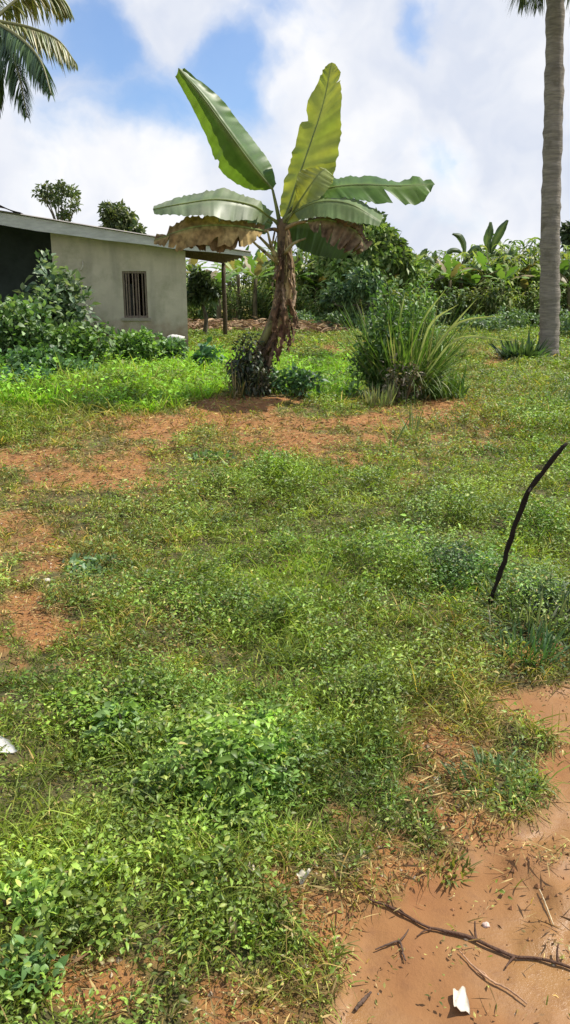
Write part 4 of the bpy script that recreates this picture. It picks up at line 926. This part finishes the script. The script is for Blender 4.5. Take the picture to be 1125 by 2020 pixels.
# the ones that stand out against the sky
def special(label, px, Y, lv):
    x = P(px, 600, Y)[0]; b = np.array([x, Y, H(x, Y)]); root = empty('banana_plant', b, label, 'banana plant', GB)
    t = MB(); top = P(px, 515, Y); tube(t, smooth_path([b-[0,0,.2], (b+top)/2, top], 8), np.linspace(.16, .09, 8), 9, (.13,.11,.06)); t.build('trunk', M_STEM, root, b)
    for (pts, w) in lv:
        m = MB(); mid = [(a, c, Y-.1*i) for i, (a, c) in enumerate(pts)]
        k = len(pts); ws = [w*.35, w, w*1.0, w*.3][:k] if k == 4 else [w*.4, w, w*.3]
        pp = np.array(pts, float); tg = np.gradient(pp, axis=0); tg /= np.linalg.norm(tg, axis=1)[:, None]; nn = np.stack([-tg[:, 1], tg[:, 0]], 1)
        l = [(a+nn[i, 0]*ws[i], c+nn[i, 1]*ws[i], Y+.2-.1*i) for i, (a, c) in enumerate(pts)]
        r = [(a-nn[i, 0]*ws[i], c-nn[i, 1]*ws[i], Y+.15-.1*i) for i, (a, c) in enumerate(pts)]
        blade(m, mid, l, r, n=18, k=2, ripple=.02, col=(.06,.10,.055), col2=(.09,.13,.06), seed=int(pts[-1][0]))
        m.build('leaf', M_FAR, root, b)
special('far banana plant with two upright dark leaves standing against the sky', 975, 38, [([(966,500),(962,475),(966,458),(969,438)], 8), ([(968,500),(978,475),(990,452),(1002,434)], 8), ([(965,505),(985,500),(1005,505),(1020,520)], 7), ([(962,508),(945,500),(925,505),(915,520)], 7)])
special('far banana plant with a bent leaf hooking left against the sky', 915, 38, [([(918,500),(914,480),(906,466),(893,461)], 6), ([(916,502),(900,494),(888,496),(880,506)], 5), ([(920,505),(934,492),(944,490),(952,500)], 6)])
special('low banana plant with short leaf tips right of the broad tree', 835, 38, [([(828,515),(832,505),(838,496),(843,490)], 5), ([(826,518),(818,508),(812,502),(806,506)], 5), ([(832,520),(845,512),(852,515),(858,525)], 5)])
special('low banana plant with one leaf tip in the notch of the thicket', 860, 39, [([(858,530),(858,518),(859,508),(860,500)], 6), ([(862,530),(872,520),(878,522),(882,530)], 5)])
# low bushes in front of the thicket
LB = [(.12,.19,.08), (.17,.24,.11), (.07,.12,.05)]
bl = [(600,31,.75),(640,30.5,.7),(680,30,.75),(722,30,.7),(955,29,.7),(1000,30,.8),(1045,31,.85),(1110,27,.9),(1150,26,1.1),(880,33,.8),(830,34,.9),(920,33,.85),(765,33,.9),(800,31,.85)]
wd = ['left of the banana trunk gap','right of the banana trunk','at the far end of the grass','next to the reed clump','left of the palm','left of the palm, nearest','just left of the palm trunk','right of the palm trunk','right outside edge','behind the reed blades','behind the reed clump','behind the long reed blades','behind the dark shrub','over the reed clump']
for (px, Y, h) in bl:
    bush_at('bush', 'low grey green bush along the foot of the far thicket, one of a row alike', 'bush', P(px, 600, Y)[0], Y, .95, h, 420, .16, .08, LB, 'low bushes along the thicket foot', stems=3)
# dry litter heaps under the bananas behind the banana trunk
rg = R
for k, (px, Y, w) in enumerate([(420, 31, 1.6), (480, 30, 1.6), (610, 29.5, 1.2), (520, 32, 1.4)]):
    x = P(px, 620, Y)[0]; n = 700; z = H(x, Y)
    root = None; mb = MB()
    pos = np.stack([R.standard_normal(n)*w*.5, R.standard_normal(n)*.5, .05+.30*R.random(n)*R.random(n)], 1); az = R.random(n)*6.28
    leaves(mb, pos, np.stack([np.cos(az), np.sin(az), R.random(n)-.3], 1), .2+.3*R.random(n), .03+.05*R.random(n), pick([(.40,.27,.17), (.22,.13,.08), (.48,.34,.20), (.30,.22,.12)], n), bend=.3, fold=.3, segs=3, prof='lance', roll=R.random(n)*6)
    o = mb.build('leaf_heap', M_DEAD); o.location = (x, Y, z)
    o['kind'] = 'stuff'
    tag(o, ['brown leaf heap under the plants beside the house corner', 'brown leaf heap left of the central banana trunk', 'pinkish dry leaf heap right of the central banana trunk', 'brown leaf heap furthest back behind the banana trunk'][k], 'leaf heap')

# ------------------------------------------------------------------ stick, twigs, scraps
def stick(name, label, cat, pts, rad, col, branches=(), n=26, rough=.35):
    p = smooth_path(pts, n); p = p + R.standard_normal(p.shape)*np.mean(rad)*.16; b = p[0].copy()
    mb = MB(); tube(mb, p, np.interp(np.linspace(0, 1, n), np.linspace(0, 1, len(rad)), rad), 9, col, rough=rough)
    for bp_, r in branches: tube(mb, smooth_path(bp_, 8), np.linspace(r, r*.5, 8), 6, col, rough=rough)
    o = mb.build(name, M_TWIG, None, b); o.location = tuple(b); return tag(o, label, cat)
g0 = G(966, 1205); Ys = g0[1]
stick('stick', 'crooked black stick stuck upright in the grass at the right edge', 'stick',
      [g0-[0, 0, .05], P(971, 1172, Ys), P(988, 1130, Ys), P(1002, 1085, Ys), P(1016, 1040, Ys-.02), P(1034, 988, Ys-.03), P(1052, 955, Ys-.05), P(1072, 930, Ys-.05), P(1098, 896, Ys-.05), P(1119, 875, Ys-.05)],
      [.008, .013, .010, .015, .011, .015, .011, .018, .011, .015, .010, .014, .012, .009], (.020, .014, .010), [([P(1052, 958, Ys-.04), P(1046, 966, Ys-.08), P(1042, 972, Ys-.1)], .009)])
stick('stem', 'short pale stem at the foot of the black stick', 'stem', [G(967, 1250), G(967, 1250)+[0, 0, .03], P(965, 1205, G(967, 1250)[1])], [.004, .004, .003], (.45, .42, .28))
def lay(pts, up=.008): 
    out = []
    for a, c, *u in pts:
        g = G(a, c); g[2] += u[0] if u else up; out.append(g)
    return out
stick('twig', 'long thin branched twig lying across the mud', 'twig', lay([(726,1781),(760,1792),(800,1810),(840,1832),(880,1842),(930,1855),(985,1880),(1015,1892),(1060,1895),(1100,1905),(1150,1922)]),
      [.003, .0035, .004, .004, .005, .005, .0045, .004, .004, .003], (.10, .055, .035),
      [(lay([(850,1838),(835,1842),(822,1852)]), .0025), (lay([(940,1858),(937,1845,.012),(936,1832,.025)]), .004), (lay([(1015,1892),(1005,1902),(997,1914)]), .004), (lay([(800,1810),(790,1800),(778,1798)]), .003), (lay([(1100,1905),(1098,1890,.02),(1100,1878,.03)]), .004)])
stick('twig', 'pale peeled twig below the long twig on the mud', 'twig', lay([(905,1880),(935,1912),(970,1940),(1000,1955),(1040,1985)]), [.0015, .0025, .003, .0025, .002], (.40, .24, .14), [(lay([(960,1932),(955,1925),(945,1918)]), .003)])
stick('twig', 'short dark twig at the bottom of the mud', 'twig', lay([(700,1998),(715,1980),(732,1962)]), [.004, .005, .003], (.11, .07, .05))
stick('twig', 'forked dark twig lying at the left end of the mud', 'twig', lay([(740,1878),(765,1868),(788,1862),(795,1885),(800,1900)]), [.0015, .0025, .003, .003, .002], (.11, .07, .05), [(lay([(788,1862),(800,1848),(806,1838)]), .003)])
stick('stem', 'fine pale grass stem lying on the mud at right', 'stem', lay([(1064,1760),(1075,1785),(1092,1830)]), [.0015, .0018, .0015], (.55, .45, .28))
M_PAPER = solidmat('scrap_plastic', .5, 20, .08, .15, 25)
def scrap(name, label, cat, corners, col, lift=.012, n=8, wob=.006, seed=0):
    rg = np.random.default_rng(seed); c = [G(*q) for q in corners]; mb = MB(); V = []
    for top in (1, 0):
        for i in range(n):
            for j in range(n):
                u, w = i/(n-1), j/(n-1); p = (c[0]*(1-u)+c[1]*u)*(1-w)+(c[3]*(1-u)+c[2]*u)*w
                V.append(p + [0, 0, lift*(1+.8*math.sin(u*4+seed)*w)+wob*math.sin(i*1.3+j*.9+seed)+(.0015 if top else 0)])
    q = []
    for i in range(n-1):
        for j in range(n-1):
            a = i*n+j; q.append([a, a+n, a+n+1, a+1]); b_ = a+n*n; q.append([b_, b_+1, b_+n+1, b_+n])
    for i in range(n-1):
        for (s, e) in (((i)*n, (i+1)*n), ((i+1)*n+n-1, i*n+n-1), (i+1, i), ((n-1)*n+i, (n-1)*n+i+1)): q.append([s, e, e+n*n, s+n*n])
    mb.add(np.array(V), q, np.array(col)); o = mb.build(name, M_PAPER, None, c[0]); o.location = tuple(c[0]); return tag(o, label, cat)
scrap('paper_scrap', 'small white square scrap lying on the mud at the bottom', 'scrap', [(893,1962),(918,1955),(928,2002),(895,2003)], (.62, .55, .44), seed=1)
scrap('plastic_scrap', 'white plastic scrap in the grass at the left edge', 'scrap', [(-45,1455),(8,1466),(36,1490),(-30,1494)], (.66, .64, .58), lift=.03, seed=2)
scrap('fallen_leaf', 'pale yellow fallen leaf beside the bright tuft near the bottom', 'leaf', [(449,1830),(462,1828),(470,1860),(455,1862)], (.66, .52, .30), lift=.03, seed=3)
scrap('fallen_leaf', 'pale fallen leaf in the dry patch above the mud', 'leaf', [(585,1738),(610,1734),(616,1746),(592,1750)], (.62, .56, .42), lift=.03, seed=4)
scrap('fallen_leaf', 'pale dry leaf at the left end of the dry patch', 'leaf', [(488,1718),(502,1722),(506,1748),(494,1744)], (.58, .50, .36), lift=.03, seed=5)
scrap('fallen_leaf', 'dull green round leaf lying where grass meets dry soil', 'leaf', [(772,1372),(790,1368),(796,1386),(778,1390)], (.30, .40, .20), lift=.05, seed=6)

# ------------------------------------------------------------------ light, sky
SUN = np.array([.62, .22, 1.0]); SUN /= np.linalg.norm(SUN)
el = math.asin(SUN[2]); rot = math.atan2(SUN[0], SUN[1])
ld = bpy.data.lights.new('sun', 'SUN'); ld.energy = 4.6; ld.angle = math.radians(.6); ld.color = (1, .94, .83)
lo = bpy.data.objects.new('sun', ld); COL.objects.link(lo); lo.rotation_euler = Vector(SUN).to_track_quat('Z', 'Y').to_euler()
w = bpy.data.worlds.new('World'); sc.world = w; w.use_nodes = True; nt = w.node_tree; N = nt.nodes; L = nt.links; N.clear()
out = N.new('ShaderNodeOutputWorld'); bg = N.new('ShaderNodeBackground'); bg.inputs['Strength'].default_value = .1
sky = N.new('ShaderNodeTexSky'); sky.sky_type = 'NISHITA'; sky.sun_disc = False; sky.sun_elevation = el; sky.sun_rotation = rot; sky.dust_density = .6
tc = N.new('ShaderNodeTexCoord'); sep = N.new('ShaderNodeSeparateXYZ'); L.new(tc.outputs['Generated'], sep.inputs[0])
def mth(op, a, b=None, c=None):
    m = N.new('ShaderNodeMath'); m.operation = op
    for i, q in enumerate((a, b, c)):
        if q is None: continue
        if isinstance(q, (int, float)): m.inputs[i].default_value = q
        else: L.new(q, m.inputs[i])
    return m.outputs[0]
az = mth('ARCTAN2', sep.outputs[0], sep.outputs[1]); elv = mth('ARCSINE', sep.outputs[2])
cmb = N.new('ShaderNodeCombineXYZ'); L.new(az, cmb.inputs[0]); L.new(elv, cmb.inputs[1])
nz = N.new('ShaderNodeTexNoise'); nz.inputs['Scale'].default_value = 9; nz.inputs['Detail'].default_value = 5; nz.inputs['Roughness'].default_value = .5; L.new(cmb.outputs[0], nz.inputs['Vector'])
wv = N.new('ShaderNodeVectorMath'); wv.operation = 'SUBTRACT'; L.new(nz.outputs['Color'], wv.inputs[0]); wv.inputs[1].default_value = (.5, .5, .5)
ws = N.new('ShaderNodeVectorMath'); ws.operation = 'SCALE'; L.new(wv.outputs[0], ws.inputs[0]); ws.inputs['Scale'].default_value = .14
wa = N.new('ShaderNodeVectorMath'); wa.operation = 'ADD'; L.new(cmb.outputs[0], wa.inputs[0]); L.new(ws.outputs[0], wa.inputs[1])
def azel(px, py):
    d = ray(px, py); d = d/np.linalg.norm(d); return math.atan2(d[0], d[1]), math.asin(d[2])
def blob(px, py, rx, ry, amp):
    u, v = azel(px, py); s = N.new('ShaderNodeVectorMath'); s.operation = 'SUBTRACT'; L.new(wa.outputs[0], s.inputs[0]); s.inputs[1].default_value = (u, v, 0)
    m = N.new('ShaderNodeVectorMath'); m.operation = 'MULTIPLY'; L.new(s.outputs[0], m.inputs[0]); m.inputs[1].default_value = (F/rx, F/ry, 0)
    ln = N.new('ShaderNodeVectorMath'); ln.operation = 'LENGTH'; L.new(m.outputs[0], ln.inputs[0])
    return mth('MULTIPLY', mth('EXPONENT', mth('MULTIPLY', mth('MULTIPLY', ln.outputs['Value'], ln.outputs['Value']), -1.0)), amp)
blue = None
for q in [(200,60,140,110,1.05),(430,150,110,120,1.0),(300,190,170,90,.85),(150,240,100,80,.6),(260,330,90,40,.25),(330,140,90,70,.7),(430,110,90,90,.85),(540,20,90,60,.7),(170,190,90,60,.5),(835,30,38,60,.9),(860,310,50,45,.55),(300,290,60,40,.25),(700,440,90,40,.3),(520,290,70,40,.25),(850,440,80,40,.2)]:
    b_ = blob(*q); blue = b_ if blue is None else mth('MAXIMUM', blue, b_)
whs = None
for q in [(340,25,80,42,.75),(720,110,120,70,.4),(230,330,100,40,.3)]:
    b_ = blob(*q); whs = b_ if whs is None else mth('MAXIMUM', whs, b_)
# beyond the part of the sky seen here the cloud breaks up by itself
n2 = N.new('ShaderNodeTexNoise'); n2.inputs['Scale'].default_value = 2.4; n2.inputs['Detail'].default_value = 6; L.new(tc.outputs['Generated'], n2.inputs['Vector'])
inview = mth('MULTIPLY', mth('SMOOTH_MIN', 1.0, 1.0, 0), 1.0)
r_el = N.new('ShaderNodeMapRange'); L.new(elv, r_el.inputs['Value']); r_el.inputs['From Min'].default_value = .30; r_el.inputs['From Max'].default_value = .55
gen = N.new('ShaderNodeMapRange'); L.new(n2.outputs['Fac'], gen.inputs['Value']); gen.inputs['From Min'].default_value = .48; gen.inputs['From Max'].default_value = .64
cl = mth('SUBTRACT', 1.0, mth('SUBTRACT', blue, whs))
nzb = N.new('ShaderNodeTexNoise'); nzb.inputs['Scale'].default_value = 22; nzb.inputs['Detail'].default_value = 7; nzb.inputs['Roughness'].default_value = .55; L.new(wa.outputs[0], nzb.inputs['Vector'])
cl = mth('ADD', cl, mth('MULTIPLY', mth('SUBTRACT', nz.outputs['Fac'], .5), .6))
cl = mth('ADD', cl, mth('MULTIPLY', mth('SUBTRACT', nzb.outputs['Fac'], .5), .7))
cs = N.new('ShaderNodeMapRange'); cs.interpolation_type = 'SMOOTHSTEP'; L.new(cl, cs.inputs['Value']); cs.inputs['From Min'].default_value = .0; cs.inputs['From Max'].default_value = .95
cl = cs.outputs['Result']
c0 = N.new('ShaderNodeClamp'); L.new(cl, c0.inputs[0])
mxc = N.new('ShaderNodeMix'); mxc.data_type = 'FLOAT'; L.new(r_el.outputs[0], mxc.inputs['Factor']); L.new(c0.outputs[0], mxc.inputs['A']); L.new(gen.outputs[0], mxc.inputs['B'])
n3 = N.new('ShaderNodeTexNoise'); n3.inputs['Scale'].default_value = 6; n3.inputs['Detail'].default_value = 4; n3.inputs['Roughness'].default_value = .5; L.new(wa.outputs[0], n3.inputs['Vector'])
r3 = N.new('ShaderNodeMapRange'); L.new(n3.outputs['Fac'], r3.inputs['Value']); r3.inputs['From Min'].default_value = .38; r3.inputs['From Max'].default_value = .62
cm = N.new('ShaderNodeMix'); cm.data_type = 'RGBA'; L.new(r3.outputs[0], cm.inputs['Factor']); cm.inputs['A'].default_value = (5.3, 5.7, 6.6, 1); cm.inputs['B'].default_value = (7.5, 7.5, 7.6, 1)
sm = N.new('ShaderNodeVectorMath'); sm.operation = 'MULTIPLY'; L.new(sky.outputs[0], sm.inputs[0]); sm.inputs[1].default_value = (.66, .90, 1.18)
fm = N.new('ShaderNodeMix'); fm.data_type = 'RGBA'; hz = N.new('ShaderNodeMapRange'); L.new(mxc.outputs['Result'], hz.inputs['Value']); hz.inputs['To Min'].default_value = .16; L.new(hz.outputs[0], fm.inputs['Factor']); L.new(sm.outputs[0], fm.inputs['A']); L.new(cm.outputs['Result'], fm.inputs['B'])
L.new(fm.outputs['Result'], bg.inputs['Color']); L.new(bg.outputs[0], out.inputs['Surface'])

cd = bpy.data.cameras.new('camera'); co = bpy.data.objects.new('camera', cd); COL.objects.link(co); sc.camera = co
co.location = (0, 0, CAMZ); co.rotation_euler = (math.pi/2 - PITCH, 0, 0)
cd.sensor_fit = 'VERTICAL'; cd.sensor_height = 24; cd.lens = 24*F/H0; cd.clip_start = .05; cd.clip_end = 3000
sc.view_settings.view_transform = 'Standard'; sc.view_settings.look = 'None'; sc.view_settings.exposure = .45; sc.view_settings.gamma = 1
sc.cycles.max_bounces = 6; sc.cycles.transparent_max_bounces = 4; sc.cycles.use_denoising = True
